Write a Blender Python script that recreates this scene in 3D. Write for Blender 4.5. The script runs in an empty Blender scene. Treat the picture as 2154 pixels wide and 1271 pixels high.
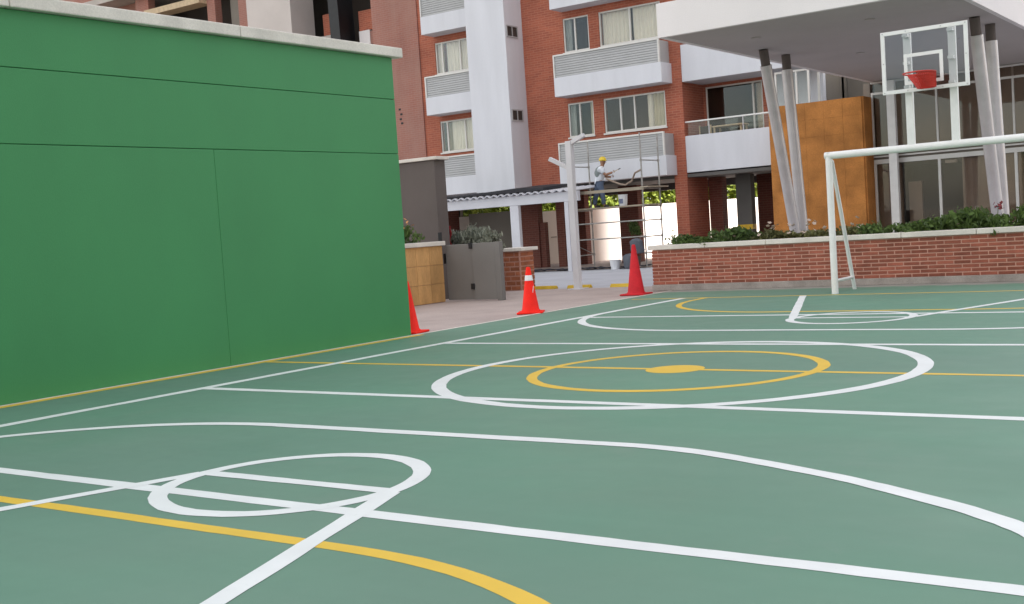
import bpy, bmesh, math, random
from mathutils import Vector, Matrix
random.seed(7)
SC = bpy.context.scene
COL = SC.collection
R_ = math.radians

# ------------------------------------------------------------------ camera
cam = bpy.data.cameras.new('camera'); cam_o = bpy.data.objects.new('camera', cam); COL.objects.link(cam_o)
cam.sensor_fit = 'HORIZONTAL'; cam.sensor_width = 36.0; cam.lens = 36.0 * 2425.3 / 2154.0
cam.clip_start = 0.05; cam.clip_end = 1500
right = Vector((0.81603758, 0.57426298, -0.06561018))
upv = Vector((0.01853943, 0.08744885, 0.99599648))
fwd = Vector((-0.57770144, 0.81398693, -0.06071504))
M = Matrix((right, upv, -fwd)).transposed().to_4x4()
M.translation = Vector((4.705, -9.038, 1.30))
cam_o.matrix_world = M
SC.camera = cam_o

# ------------------------------------------------------------------ sky and sun
SUN_EL, SUN_AZ = 24.0, -3.0            # azimuth counted from +X towards +Y
to_sun = Vector((math.cos(R_(SUN_EL)) * math.cos(R_(SUN_AZ)), math.cos(R_(SUN_EL)) * math.sin(R_(SUN_AZ)), math.sin(R_(SUN_EL))))
world = bpy.data.worlds.new('World'); SC.world = world; world.use_nodes = True
nt = world.node_tree; nt.nodes.clear()
wo = nt.nodes.new('ShaderNodeOutputWorld'); bg = nt.nodes.new('ShaderNodeBackground'); sky = nt.nodes.new('ShaderNodeTexSky')
sky.sky_type = 'NISHITA'; sky.sun_disc = False
sky.sun_elevation = R_(SUN_EL); sky.sun_rotation = R_(90.0 - SUN_AZ)
sky.air_density = 1.0; sky.dust_density = 1.5; sky.ozone_density = 0.6
bg.inputs['Strength'].default_value = 0.12
# broken bright cloud over the whole dome
tcw = nt.nodes.new('ShaderNodeTexCoord'); nzw = nt.nodes.new('ShaderNodeTexNoise'); nzw.inputs['Scale'].default_value = 2.6; nzw.inputs['Detail'].default_value = 7
rpw = nt.nodes.new('ShaderNodeValToRGB'); rpw.color_ramp.elements[0].position = 0.36; rpw.color_ramp.elements[1].position = 0.60
mxw = nt.nodes.new('ShaderNodeMix'); mxw.data_type = 'RGBA'; mxw.inputs[7].default_value = (5.3, 5.05, 4.75, 1)
nt.links.new(tcw.outputs['Generated'], nzw.inputs['Vector']); nt.links.new(nzw.outputs['Fac'], rpw.inputs[0]); nt.links.new(rpw.outputs[0], mxw.inputs[0]); nt.links.new(sky.outputs[0], mxw.inputs[6])
nt.links.new(mxw.outputs[2], bg.inputs[0]); nt.links.new(bg.outputs[0], wo.inputs[0])
sun = bpy.data.lights.new('sun', 'SUN'); sun.energy = 4.8; sun.angle = R_(0.5); sun.color = (1.0, 0.95, 0.88)
sun_o = bpy.data.objects.new('sun', sun); COL.objects.link(sun_o)
sun_o.rotation_euler = to_sun.to_track_quat('Z', 'Y').to_euler(); sun_o.location = (20, 0, 60)
vs = SC.view_settings
vs.view_transform = 'Standard'; vs.look = 'None'; vs.gamma = 1.0; vs.use_curve_mapping = False
vs.exposure = 1.68
SC.render.filter_size = 1.9
SC.cycles.max_bounces = 8; SC.cycles.transparent_max_bounces = 12
SC.cycles.sample_clamp_indirect = 6.0

# ------------------------------------------------------------------ materials
def nodes(name):
    m = bpy.data.materials.new(name); m.use_nodes = True
    t = m.node_tree; t.nodes.clear()
    out = t.nodes.new('ShaderNodeOutputMaterial')
    b = t.nodes.new('ShaderNodeBsdfPrincipled')
    t.links.new(b.outputs[0], out.inputs[0])
    return m, t, b, out

def setv(b, **k):
    for n, v in k.items():
        n = n.replace('_', ' ')
        if n in b.inputs: b.inputs[n].default_value = v

def noise(t, scale, detail=4, vec=None, rough=0.55):
    n = t.nodes.new('ShaderNodeTexNoise'); n.inputs['Scale'].default_value = scale
    n.inputs['Detail'].default_value = detail; n.inputs['Roughness'].default_value = rough
    if vec is not None: t.links.new(vec, n.inputs['Vector'])
    return n.outputs['Fac']

def position(t, scale=(1, 1, 1)):
    g = t.nodes.new('ShaderNodeNewGeometry')
    mp = t.nodes.new('ShaderNodeMapping'); mp.inputs['Scale'].default_value = scale
    t.links.new(g.outputs['Position'], mp.inputs[0])
    return mp.outputs[0]

def ramp(t, fac, stops):
    r = t.nodes.new('ShaderNodeValToRGB')
    el = r.color_ramp.elements
    while len(el) < len(stops): el.new(0.5)
    for e, (p, c) in zip(el, stops):
        e.position = p; e.color = (*c, 1) if len(c) == 3 else c
    t.links.new(fac, r.inputs[0])
    return r.outputs[0]

def mix(t, fac, a, b, mode='MIX'):
    n = t.nodes.new('ShaderNodeMix'); n.data_type = 'RGBA'; n.blend_type = mode
    for s, v in ((n.inputs[0], fac), (n.inputs[6], a), (n.inputs[7], b)):
        if isinstance(v, (int, float)): s.default_value = v
        elif isinstance(v, (tuple, list)): s.default_value = (*v, 1) if len(v) == 3 else v
        else: t.links.new(v, s)
    return n.outputs[2]

def bump(t, b, h, strength, dist=0.01):
    n = t.nodes.new('ShaderNodeBump'); n.inputs['Strength'].default_value = strength; n.inputs['Distance'].default_value = dist
    t.links.new(h, n.inputs['Height']); t.links.new(n.outputs[0], b.inputs['Normal'])

def sc3(c, k): return tuple(min(1, max(0, x * k)) for x in c)

def surf(name, col, rough=0.7, var=0.12, scale=1.2, fine=40, fvar=0.06, bmp=0.15, bdist=0.004, spec=0.4, stretch=(1, 1, 1), per_obj=0.0, metallic=0.0):
    m, t, b, out = nodes(name)
    p = position(t, stretch)
    c1 = ramp(t, noise(t, scale, 5, p), [(0.3, sc3(col, 1 - var)), (0.7, sc3(col, 1 + var))])
    c2 = ramp(t, noise(t, fine, 3, p), [(0.3, (1 - fvar,) * 3), (0.7, (1 + fvar * 0.5,) * 3)])
    c = mix(t, 1.0, c1, c2, 'MULTIPLY')
    if per_obj:
        oi = t.nodes.new('ShaderNodeObjectInfo')
        c = mix(t, 1.0, c, ramp(t, oi.outputs['Random'], [(0, (1 - per_obj, 1 - per_obj, 1 - per_obj)), (1, (1 + per_obj * 0.6, 1 + per_obj * 0.5, 1 + per_obj * 0.5))]), 'MULTIPLY')
    t.links.new(c, b.inputs['Base Color'])
    setv(b, Roughness=rough, Specular_IOR_Level=spec, Metallic=metallic)
    if bmp: bump(t, b, noise(t, fine, 4, p), bmp, bdist)
    return m

def brick_mat(name, c1, c2, mortar, w=0.26, h=0.075, ms=0.011, wash=None, wfac=0.0, rough=0.85):
    m, t, b, out = nodes(name)
    g = t.nodes.new('ShaderNodeNewGeometry'); s = t.nodes.new('ShaderNodeSeparateXYZ'); t.links.new(g.outputs['Position'], s.inputs[0])
    ad = t.nodes.new('ShaderNodeMath'); ad.operation = 'ADD'; t.links.new(s.outputs[0], ad.inputs[0]); t.links.new(s.outputs[1], ad.inputs[1])
    cb = t.nodes.new('ShaderNodeCombineXYZ'); t.links.new(ad.outputs[0], cb.inputs[0]); t.links.new(s.outputs[2], cb.inputs[1])
    br = t.nodes.new('ShaderNodeTexBrick'); t.links.new(cb.outputs[0], br.inputs['Vector'])
    br.inputs['Color1'].default_value = (*c1, 1); br.inputs['Color2'].default_value = (*c2, 1); br.inputs['Mortar'].default_value = (*mortar, 1)
    br.inputs['Scale'].default_value = 1.0; br.inputs['Brick Width'].default_value = w; br.inputs['Row Height'].default_value = h
    br.inputs['Mortar Size'].default_value = ms; br.inputs['Mortar Smooth'].default_value = 0.3; br.inputs['Bias'].default_value = -0.1
    c = mix(t, 1.0, br.outputs['Color'], ramp(t, noise(t, 0.7, 6, g.outputs['Position']), [(0.3, (0.8, 0.78, 0.78)), (0.7, (1.15, 1.12, 1.1))]), 'MULTIPLY')
    if wash:
        c = mix(t, ramp(t, noise(t, 0.9, 6, position(t, (1.6, 1.6, 0.5))), [(0.35, (wfac * 0.3,) * 3), (0.65, (wfac,) * 3)]), c, wash)
    t.links.new(c, b.inputs['Base Color']); setv(b, Roughness=rough, Specular_IOR_Level=0.25)
    bump(t, b, br.outputs['Fac'], -0.5, 0.006)
    return m

def glass_mat(name, tint=(0.8, 0.85, 0.85), refl=1.0, rough=0.02):
    m, t, b, out = nodes(name)
    t.nodes.remove(b)
    tr = t.nodes.new('ShaderNodeBsdfTransparent'); tr.inputs[0].default_value = (*tint, 1)
    gl = t.nodes.new('ShaderNodeBsdfGlossy'); gl.inputs['Roughness'].default_value = rough; gl.inputs[0].default_value = (0.95, 0.97, 1, 1)
    fr = t.nodes.new('ShaderNodeFresnel'); fr.inputs[0].default_value = 1.5
    mu = t.nodes.new('ShaderNodeMath'); mu.operation = 'MULTIPLY'; mu.inputs[1].default_value = refl; t.links.new(fr.outputs[0], mu.inputs[0])
    mx = t.nodes.new('ShaderNodeMixShader'); t.links.new(mu.outputs[0], mx.inputs[0]); t.links.new(tr.outputs[0], mx.inputs[1]); t.links.new(gl.outputs[0], mx.inputs[2])
    t.links.new(mx.outputs[0], out.inputs[0])
    return m

def leaf_mat(name, c1, c2):
    m, t, b, out = nodes(name)
    g = t.nodes.new('ShaderNodeNewGeometry')
    c = ramp(t, g.outputs['Random Per Island'], [(0.0, c1), (0.6, c2), (1.0, sc3(c2, 1.35))])
    oi = t.nodes.new('ShaderNodeObjectInfo')
    c = mix(t, 1.0, c, ramp(t, oi.outputs['Random'], [(0, (0.85, 0.85, 0.85)), (1, (1.15, 1.1, 1.0))]), 'MULTIPLY')
    t.links.new(c, b.inputs['Base Color']); setv(b, Roughness=0.55, Specular_IOR_Level=0.35)
    tl = t.nodes.new('ShaderNodeBsdfTranslucent'); t.links.new(c, tl.inputs[0])
    mx = t.nodes.new('ShaderNodeMixShader'); mx.inputs[0].default_value = 0.3
    t.links.new(b.outputs[0], mx.inputs[1]); t.links.new(tl.outputs[0], mx.inputs[2]); t.links.new(mx.outputs[0], out.inputs[0])
    return m

def court_mat():
    m, t, b, out = nodes('court_paint')
    p = position(t)
    base = ramp(t, noise(t, 0.35, 5, p), [(0.3, (0.114, 0.236, 0.168)), (0.7, (0.134, 0.258, 0.184))])
    roller = ramp(t, noise(t, 1.6, 3, position(t, (0.35, 3.0, 1))), [(0.35, (0.98, 0.98, 0.98)), (0.65, (1.015, 1.015, 1.015))])
    c = mix(t, 1.0, base, roller, 'MULTIPLY')
    c = mix(t, 1.0, c, ramp(t, noise(t, 240, 2, p), [(0.3, (0.93, 0.93, 0.93)), (0.7, (1.05, 1.05, 1.05))]), 'MULTIPLY')
    pt = ramp(t, noise(t, 0.16, 4, position(t, (1, 1.6, 1)), 0.6), [(0.36, (1.06, 0.95, 0.99)), (0.64, (0.95, 1.03, 1.0))])
    c = mix(t, 1.0, c, pt, 'MULTIPLY')
    # paint fades out raggedly onto bare concrete against the planter
    s = t.nodes.new('ShaderNodeSeparateXYZ'); t.links.new(p, s.inputs[0])
    mr = t.nodes.new('ShaderNodeMapRange'); mr.inputs[1].default_value = 9.55; mr.inputs[2].default_value = 10.35; t.links.new(s.outputs[1], mr.inputs[0])
    ad = t.nodes.new('ShaderNodeMath'); ad.operation = 'MULTIPLY_ADD'; ad.inputs[1].default_value = 0.9; t.links.new(noise(t, 2.2, 6, p), ad.inputs[0]); t.links.new(mr.outputs[0], ad.inputs[2])
    edge = ramp(t, ad.outputs[0], [(0.75, (0, 0, 0)), (1.25, (1, 1, 1))])
    c = mix(t, edge, c, (0.30, 0.29, 0.265))
    # scuffs
    sc = ramp(t, noise(t, 0.8, 8, position(t, (1, 1, 1)), 0.7), [(0.58, (0, 0, 0)), (0.8, (0.30, 0.30, 0.30))])
    c = mix(t, sc, c, (0.25, 0.27, 0.24))
    sm = ramp(t, noise(t, 5.0, 6, position(t, (1, 2.2, 1)), 0.7), [(0.66, (0, 0, 0)), (0.78, (0.14, 0.14, 0.14))])
    c = mix(t, sm, c, (0.07, 0.12, 0.10))
    t.links.new(c, b.inputs['Base Color'])
    rr = ramp(t, noise(t, 1.1, 4, p), [(0.3, (0.5, 0.5, 0.5)), (0.7, (0.68, 0.68, 0.68))])
    t.links.new(rr, b.inputs['Roughness']); setv(b, Specular_IOR_Level=0.45)
    bump(t, b, noise(t, 300, 3, p), 0.12, 0.002)
    return m

def line_mat(name, col):
    m, t, b, out = nodes(name)
    p = position(t)
    c = ramp(t, noise(t, 3.5, 6, p), [(0.3, sc3(col, 0.93)), (0.7, sc3(col, 1.02))])
    wear = ramp(t, noise(t, 22, 7, p, 0.78), [(0.60, (0, 0, 0)), (0.76, (0.42, 0.42, 0.42))])
    c = mix(t, ramp(t, noise(t, 1.3, 5, p), [(0.5, (0, 0, 0)), (0.75, (0.22, 0.22, 0.22))]), c, sc3(col, 0.72))
    c = mix(t, wear, c, sc3((0.20, 0.27, 0.22), 1.2))
    t.links.new(c, b.inputs['Base Color']); setv(b, Roughness=0.5, Specular_IOR_Level=0.45)
    bump(t, b, noise(t, 300, 3, p), 0.1, 0.002)
    return m

MT = {}
MT['court'] = court_mat()
MT['white_line'] = line_mat('white_line_paint', (0.78, 0.80, 0.79))
MT['yellow_line'] = line_mat('yellow_line_paint', (0.76, 0.50, 0.055))
MT['green_wall'] = surf('green_wall_paint', (0.048, 0.245, 0.082), 0.55, 0.055, 0.9, 90, 0.05, 0.35, 0.003, 0.4, stretch=(1, 1, 0.6))
MT['coping'] = surf('cast_concrete', (0.70, 0.65, 0.585), 0.85, 0.12, 2.5, 60, 0.1, 0.3)
MT['paving'] = surf('pinkish_concrete', (0.41, 0.335, 0.305), 0.85, 0.12, 1.1, 45, 0.12, 0.3)
MT['plaza'] = surf('blue_grey_concrete', (0.43, 0.44, 0.475), 0.8, 0.1, 0.8, 45, 0.1, 0.25)
MT['ground'] = surf('dusty_ground', (0.30, 0.27, 0.22), 0.95, 0.2, 0.3, 12, 0.15, 0.3, 0.02)
MT['plinth'] = surf('stained_concrete', (0.33, 0.29, 0.26), 0.9, 0.25, 3.0, 60, 0.15, 0.4)
MT['mortar'] = surf('pink_mortar', (0.54, 0.295, 0.225), 0.95, 0.12, 4.0, 80, 0.12, 0.3)
MT['brick'] = surf('planter_brick', (0.315, 0.102, 0.066), 0.85, 0.18, 6.0, 70, 0.15, 0.4, 0.003, 0.25, per_obj=0.32)
MT['orange_brick'] = surf('pier_brick', (0.36, 0.125, 0.06), 0.85, 0.18, 6.0, 70, 0.15, 0.4, 0.003, 0.25, per_obj=0.25)
MT['facade_brick'] = brick_mat('facade_brick', (0.40, 0.122, 0.074), (0.31, 0.096, 0.064), (0.42, 0.18, 0.12))
MT['pink_brick'] = brick_mat('washed_brick', (0.33, 0.12, 0.09), (0.28, 0.10, 0.08), (0.34, 0.20, 0.165), wash=(0.345, 0.20, 0.165), wfac=0.75)
MT['shaded_brick'] = brick_mat('shaded_pilotis_brick', (0.16, 0.055, 0.042), (0.125, 0.045, 0.036), (0.17, 0.085, 0.065))  # undercroft shade put into the colour: darker brick than the facade
MT['white_paint'] = surf('white_facade_paint', (0.635, 0.645, 0.69), 0.7, 0.05, 1.6, 60, 0.04, 0.12, stretch=(1.5, 1.5, 0.25))
MT['white_steel'] = surf('white_enamel', (0.80, 0.79, 0.77), 0.35, 0.05, 5.0, 90, 0.05, 0.05, 0.001, 0.5)
MT['frame'] = surf('window_frame', (0.68, 0.67, 0.64), 0.4, 0.05, 4.0, 60, 0.04, 0.0)
MT['louvre'] = surf('grey_louvre', (0.40, 0.405, 0.41), 0.45, 0.05, 2.0, 60, 0.04, 0.0)
MT['steel'] = surf('grey_steel', (0.54, 0.515, 0.52), 0.38, 0.10, 3.0, 60, 0.05, 0.05, 0.001, 0.5, metallic=0.25)
MT['scaffold'] = surf('scaffold_steel', (0.34, 0.33, 0.31), 0.5, 0.25, 8.0, 60, 0.12, 0.1, 0.001, 0.5, metallic=0.4)
MT['plank'] = surf('scaffold_plank', (0.34, 0.29, 0.22), 0.85, 0.2, 4.0, 50, 0.15, 0.2, stretch=(0.4, 4, 4))
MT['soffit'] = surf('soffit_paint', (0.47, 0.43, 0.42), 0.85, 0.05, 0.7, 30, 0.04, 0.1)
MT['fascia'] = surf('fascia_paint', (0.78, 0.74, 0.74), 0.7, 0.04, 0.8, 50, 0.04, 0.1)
MT['sandstone'] = surf('orange_sandstone', (0.46, 0.190, 0.050), 0.8, 0.28, 1.7, 30, 0.16, 0.3, 0.004, 0.25, per_obj=0.06)
MT['tan_stone'] = surf('tan_sandstone', (0.60, 0.34, 0.135), 0.8, 0.15, 2.2, 30, 0.12, 0.3, 0.004, 0.25, stretch=(1, 2.5, 0.6), per_obj=0.10)
MT['grey_render'] = surf('grey_brown_render', (0.125, 0.104, 0.096), 0.9, 0.08, 1.2, 60, 0.06, 0.25)
MT['gate_grey'] = surf('grey_gate_paint', (0.185, 0.175, 0.165), 0.55, 0.07, 1.5, 60, 0.04, 0.08)
MT['black'] = surf('black_metal', (0.012, 0.012, 0.014), 0.5, 0.2, 4.0, 60, 0.1, 0.0)
MT['dark_roof'] = surf('dark_roof_sheet', (0.022, 0.022, 0.028), 0.7, 0.2, 2.0, 40, 0.1, 0.1)
MT['pergola'] = surf('pale_grey_steel', (0.56, 0.56, 0.60), 0.5, 0.06, 1.5, 50, 0.05, 0.05)
MT['interior'] = surf('interior_wall', (0.24, 0.21, 0.18), 0.9, 0.1, 0.8, 30, 0.05, 0.0)
MT['lobby_wall'] = surf('lobby_wall', (0.60, 0.515, 0.46), 0.8, 0.08, 0.6, 30, 0.05, 0.0)
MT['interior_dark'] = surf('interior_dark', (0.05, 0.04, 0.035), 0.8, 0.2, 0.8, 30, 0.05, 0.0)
MT['side_wall'] = surf('taupe_render', (0.21, 0.19, 0.165), 0.9, 0.08, 0.8, 30, 0.05, 0.1)
MT['curtain'] = surf('cream_curtain', (0.86, 0.82, 0.74), 0.9, 0.05, 1.5, 60, 0.05, 0.0)
MT['tan_curtain'] = surf('tan_curtain', (0.60, 0.55, 0.42), 0.9, 0.06, 1.5, 60, 0.05, 0.0)
MT['teal_sheet'] = surf('bluish_sheet', (0.42, 0.46, 0.46), 0.6, 0.1, 3.0, 60, 0.05, 0.0)
MT['glass'] = glass_mat('window_glass', (0.95, 0.95, 0.93), 0.6)
MT['tint_glass'] = glass_mat('bronze_glass', (0.80, 0.76, 0.72), 0.9)
MT['board_glass'] = glass_mat('backboard_acrylic', (0.90, 0.90, 0.90), 0.7)
MT['cone'] = surf('cone_red_plastic', (0.90, 0.020, 0.009), 0.6, 0.08, 5.0, 60, 0.06, 0.05, 0.001, 0.2)
MT['cone_faded'] = surf('cone_faded_plastic', (0.56, 0.018, 0.026), 0.6, 0.15, 5.0, 60, 0.08, 0.05, 0.001, 0.2)
MT['reflective'] = surf('reflective_white', (0.72, 0.70, 0.70), 0.4, 0.05, 6.0, 80, 0.04, 0.0)
MT['rim'] = surf('rim_red_paint', (0.55, 0.040, 0.028), 0.45, 0.1, 6.0, 80, 0.05, 0.0)
MT['yellow_stop'] = surf('yellow_kerb_paint', (0.62, 0.40, 0.03), 0.6, 0.15, 4.0, 60, 0.1, 0.1)
MT['soil'] = surf('soil', (0.06, 0.045, 0.03), 0.95, 0.3, 4.0, 40, 0.2, 0.5, 0.02)
MT['leaf_dark'] = leaf_mat('shrub_leaf', (0.045, 0.080, 0.022), (0.095, 0.155, 0.040))
MT['leaf_olive'] = leaf_mat('olive_leaf', (0.075, 0.085, 0.030), (0.15, 0.155, 0.065))
MT['leaf_silver'] = leaf_mat('silver_leaf', (0.15, 0.17, 0.13), (0.28, 0.30, 0.25))
MT['leaf_tree'] = leaf_mat('tree_leaf', (0.11, 0.16, 0.025), (0.21, 0.27, 0.05))
MT['bark'] = surf('bark', (0.10, 0.075, 0.05), 0.95, 0.3, 6.0, 50, 0.2, 0.5, 0.02)
MT['petal_white'] = surf('cream_petal', (0.50, 0.40, 0.33), 0.7, 0.1, 8.0, 60, 0.05, 0.0)
MT['petal_red'] = surf('dull_red_petal', (0.24, 0.045, 0.05), 0.7, 0.2, 8.0, 60, 0.05, 0.0)
MT['petal_orange'] = surf('orange_petal', (0.55, 0.25, 0.08), 0.7, 0.2, 8.0, 60, 0.05, 0.0)
MT['back_wall'] = surf('white_boundary_wall', (0.84, 0.78, 0.75), 0.85, 0.03, 0.5, 40, 0.04, 0.1)
MT['helmet'] = surf('yellow_helmet', (0.70, 0.50, 0.03), 0.35, 0.05, 6.0, 60, 0.03, 0.0, spec=0.5)
MT['shirt'] = surf('white_shirt', (0.62, 0.65, 0.70), 0.9, 0.08, 8.0, 80, 0.05, 0.1)
MT['vest'] = surf('grey_vest', (0.20, 0.23, 0.23), 0.9, 0.1, 8.0, 80, 0.05, 0.1)
MT['jeans'] = surf('blue_jeans', (0.085, 0.115, 0.175), 0.9, 0.25, 6.0, 80, 0.1, 0.1)
MT['skin'] = surf('skin', (0.30, 0.16, 0.10), 0.6, 0.08, 8.0, 80, 0.05, 0.05)
MT['bucket'] = surf('white_bucket', (0.70, 0.71, 0.74), 0.45, 0.06, 5.0, 60, 0.04, 0.0)
MT['blue_label'] = surf('blue_label', (0.16, 0.19, 0.30), 0.6, 0.2, 12.0, 60, 0.1, 0.0)
MT['hose'] = surf('brown_hose', (0.30, 0.23, 0.18), 0.7, 0.15, 6.0, 60, 0.1, 0.0)
MT['sack'] = surf('grey_blue_sack', (0.10, 0.108, 0.13), 0.85, 0.2, 4.0, 60, 0.1, 0.3, 0.01)
MT['tarp'] = surf('dark_tarp', (0.035, 0.037, 0.05), 0.6, 0.3, 3.0, 30, 0.1, 0.4, 0.02)
MT['red_cloth'] = surf('red_cloth', (0.45, 0.03, 0.04), 0.9, 0.15, 8.0, 60, 0.1, 0.1)
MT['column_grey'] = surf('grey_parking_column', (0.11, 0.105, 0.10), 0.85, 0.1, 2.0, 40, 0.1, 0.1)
MT['shaft_render'] = surf('shaft_render', (0.55, 0.50, 0.475), 0.9, 0.06, 0.8, 40, 0.05, 0.15)
MT['post_paint'] = surf('dull_white_post', (0.60, 0.585, 0.60), 0.5, 0.06, 2.0, 60, 0.05, 0.05)
MT['concrete_raw'] = surf('raw_concrete', (0.44, 0.40, 0.37), 0.9, 0.12, 1.5, 40, 0.1, 0.3)
MT['shade_tower_wall'] = surf('shade_tower_pale', (0.80, 0.80, 0.82), 0.85, 0.04, 0.3, 20, 0.05, 0.0)  # pale so the added shade tower bounces more light back
MT['wood_light'] = surf('pale_wood', (0.52, 0.40, 0.26), 0.7, 0.15, 6.0, 50, 0.1, 0.0)

# ------------------------------------------------------------------ building blocks
def tag(o, label=None, cat=None, group=None, kind=None):
    if label: o['label'] = label
    if cat: o['category'] = cat
    if group: o['group'] = group
    if kind: o['kind'] = kind
    return o

def wloc(o):
    v = Vector((0, 0, 0))
    while o is not None:
        v = v + o.location; o = o.parent
    return v

def thing(name, label, cat, loc=(0, 0, 0), group=None):
    o = bpy.data.objects.new(name, None); COL.objects.link(o)
    o.location = loc; o.empty_display_size = 0.2
    return tag(o, label, cat, group)

class MB:
    def __init__(s): s.v = []; s.f = []
    def add(s, vs, fs):
        n = len(s.v); s.v += [tuple(v) for v in vs]; s.f += [tuple(i + n for i in f) for f in fs]; return s
    def box(s, x0, x1, y0, y1, z0, z1):
        x0, x1 = min(x0, x1), max(x0, x1); y0, y1 = min(y0, y1), max(y0, y1); z0, z1 = min(z0, z1), max(z0, z1)
        return s.add([(x0, y0, z0), (x1, y0, z0), (x1, y1, z0), (x0, y1, z0), (x0, y0, z1), (x1, y0, z1), (x1, y1, z1), (x0, y1, z1)],
                     [(0, 3, 2, 1), (4, 5, 6, 7), (0, 1, 5, 4), (1, 2, 6, 5), (2, 3, 7, 6), (3, 0, 4, 7)])
    def quad(s, a, b, c, d): return s.add([a, b, c, d], [(0, 1, 2, 3)])
    def bar(s, p, q, w, h=None, up=(0, 0, 1)):
        h = w if h is None else h
        p, q = Vector(p), Vector(q); d = (q - p).normalized(); u = Vector(up)
        if abs(d.dot(u)) > 0.98: u = Vector((1, 0, 0))
        a = d.cross(u).normalized(); b = a.cross(d)
        vs = [c + a * sx * w / 2 + b * sz * h / 2 for c in (p, q) for sx, sz in ((-1, -1), (1, -1), (1, 1), (-1, 1))]
        return s.add(vs, [(3, 2, 1, 0), (4, 5, 6, 7), (0, 1, 5, 4), (1, 2, 6, 5), (2, 3, 7, 6), (3, 0, 4, 7)])
    def tube(s, path, r, n=12, r2=None):
        path = [Vector(p) for p in path]; m = len(path); rings = []
        pa = None
        for i, p in enumerate(path):
            d = ((path[min(i + 1, m - 1)] - path[max(i - 1, 0)])).normalized()
            u = Vector((0, 0, 1)) if abs(d.z) < 0.9 else Vector((1, 0, 0))
            a = d.cross(u).normalized() if pa is None else (pa - d * pa.dot(d)).normalized()
            pa = a; b = d.cross(a)
            rr = r if r2 is None else r + (r2 - r) * i / (m - 1)
            rings.append([p + (a * math.cos(t) + b * math.sin(t)) * rr for t in (2 * math.pi * k / n for k in range(n))])
        vs = [v for ring in rings for v in ring]; fs = []
        for i in range(m - 1):
            for k in range(n):
                k2 = (k + 1) % n
                fs.append((i * n + k, i * n + k2, (i + 1) * n + k2, (i + 1) * n + k))
        fs.append(tuple(reversed(range(n)))); fs.append(tuple((m - 1) * n + k for k in range(n)))
        return s.add(vs, fs)
    def lathe(s, prof, c, n=24):
        c = Vector(c); vs = []; fs = []
        for r, z in prof:
            for k in range(n):
                t = 2 * math.pi * k / n; vs.append(c + Vector((r * math.cos(t), r * math.sin(t), z)))
        for i in range(len(prof) - 1):
            for k in range(n):
                k2 = (k + 1) % n; fs.append((i * n + k, i * n + k2, (i + 1) * n + k2, (i + 1) * n + k))
        fs.append(tuple(reversed(range(n)))); fs.append(tuple((len(prof) - 1) * n + k for k in range(n)))
        return s.add(vs, fs)
    def mesh(s, name, off=Vector((0, 0, 0))):
        me = bpy.data.meshes.new(name); me.from_pydata([(v[0] - off.x, v[1] - off.y, v[2] - off.z) for v in s.v], [], s.f); me.update()
        return me
    def build(s, name, mat, parent=None, smooth=False, bevel=0.0, loc=None):
        off = wloc(parent) if parent else Vector((0, 0, 0))
        L = Vector(loc) if loc else Vector((0, 0, 0))
        if parent is not None and loc is not None: L = Vector(loc) - off
        me = s.mesh(name, off + L if parent else L)
        me.materials.append(MT[mat] if isinstance(mat, str) else mat)
        if smooth:
            for p in me.polygons: p.use_smooth = True
        o = bpy.data.objects.new(name, me); COL.objects.link(o)
        o.location = L
        if parent is not None: o.parent = parent
        if bevel:
            bv = o.modifiers.new('bevel', 'BEVEL'); bv.width = bevel; bv.segments = 2; bv.limit_method = 'ANGLE'; bv.angle_limit = R_(40)
        if smooth: smooth_by_angle(o)
        return o

def smooth_by_angle(o):
    me = o.data
    bm = bmesh.new(); bm.from_mesh(me)
    bmesh.ops.recalc_face_normals(bm, faces=bm.faces)
    for e in bm.edges:
        if len(e.link_faces) == 2 and e.calc_face_angle(0) > R_(45): e.smooth = False
    bm.to_mesh(me); bm.free()

def inst(name, me, parent, loc, rot=None, scale=None):
    o = bpy.data.objects.new(name, me); COL.objects.link(o)
    o.location = Vector(loc) - (wloc(parent) if parent else Vector((0, 0, 0)))
    if parent is not None: o.parent = parent
    if rot: o.rotation_euler = rot
    if scale: o.scale = scale
    return o

def holes_wall(mb, x0, x1, z0, z1, ya, yb, holes):
    xs = sorted({x0, x1, *[h[0] for h in holes], *[h[1] for h in holes]}); zs = sorted({z0, z1, *[h[2] for h in holes], *[h[3] for h in holes]})
    xs = [x for x in xs if x0 <= x <= x1]; zs = [z for z in zs if z0 <= z <= z1]
    for i in range(len(xs) - 1):
        run = None
        for j in range(len(zs) - 1):
            cx, cz = (xs[i] + xs[i + 1]) / 2, (zs[j] + zs[j + 1]) / 2
            solid = not any(h[0] < cx < h[1] and h[2] < cz < h[3] for h in holes)
            if solid:
                run = (zs[j] if run is None else run[0], zs[j + 1])
            if (not solid or j == len(zs) - 2) and run is not None:
                mb.box(xs[i], xs[i + 1], ya, yb, run[0], run[1]); run = None
    return mb

ORD = ['first', 'second', 'third', 'fourth', 'fifth', 'sixth', 'seventh', 'eighth', 'ninth', 'tenth', 'eleventh', 'twelfth', 'thirteenth', 'fourteenth', 'fifteenth', 'sixteenth', 'seventeenth', 'eighteenth', 'nineteenth', 'twentieth']

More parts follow.
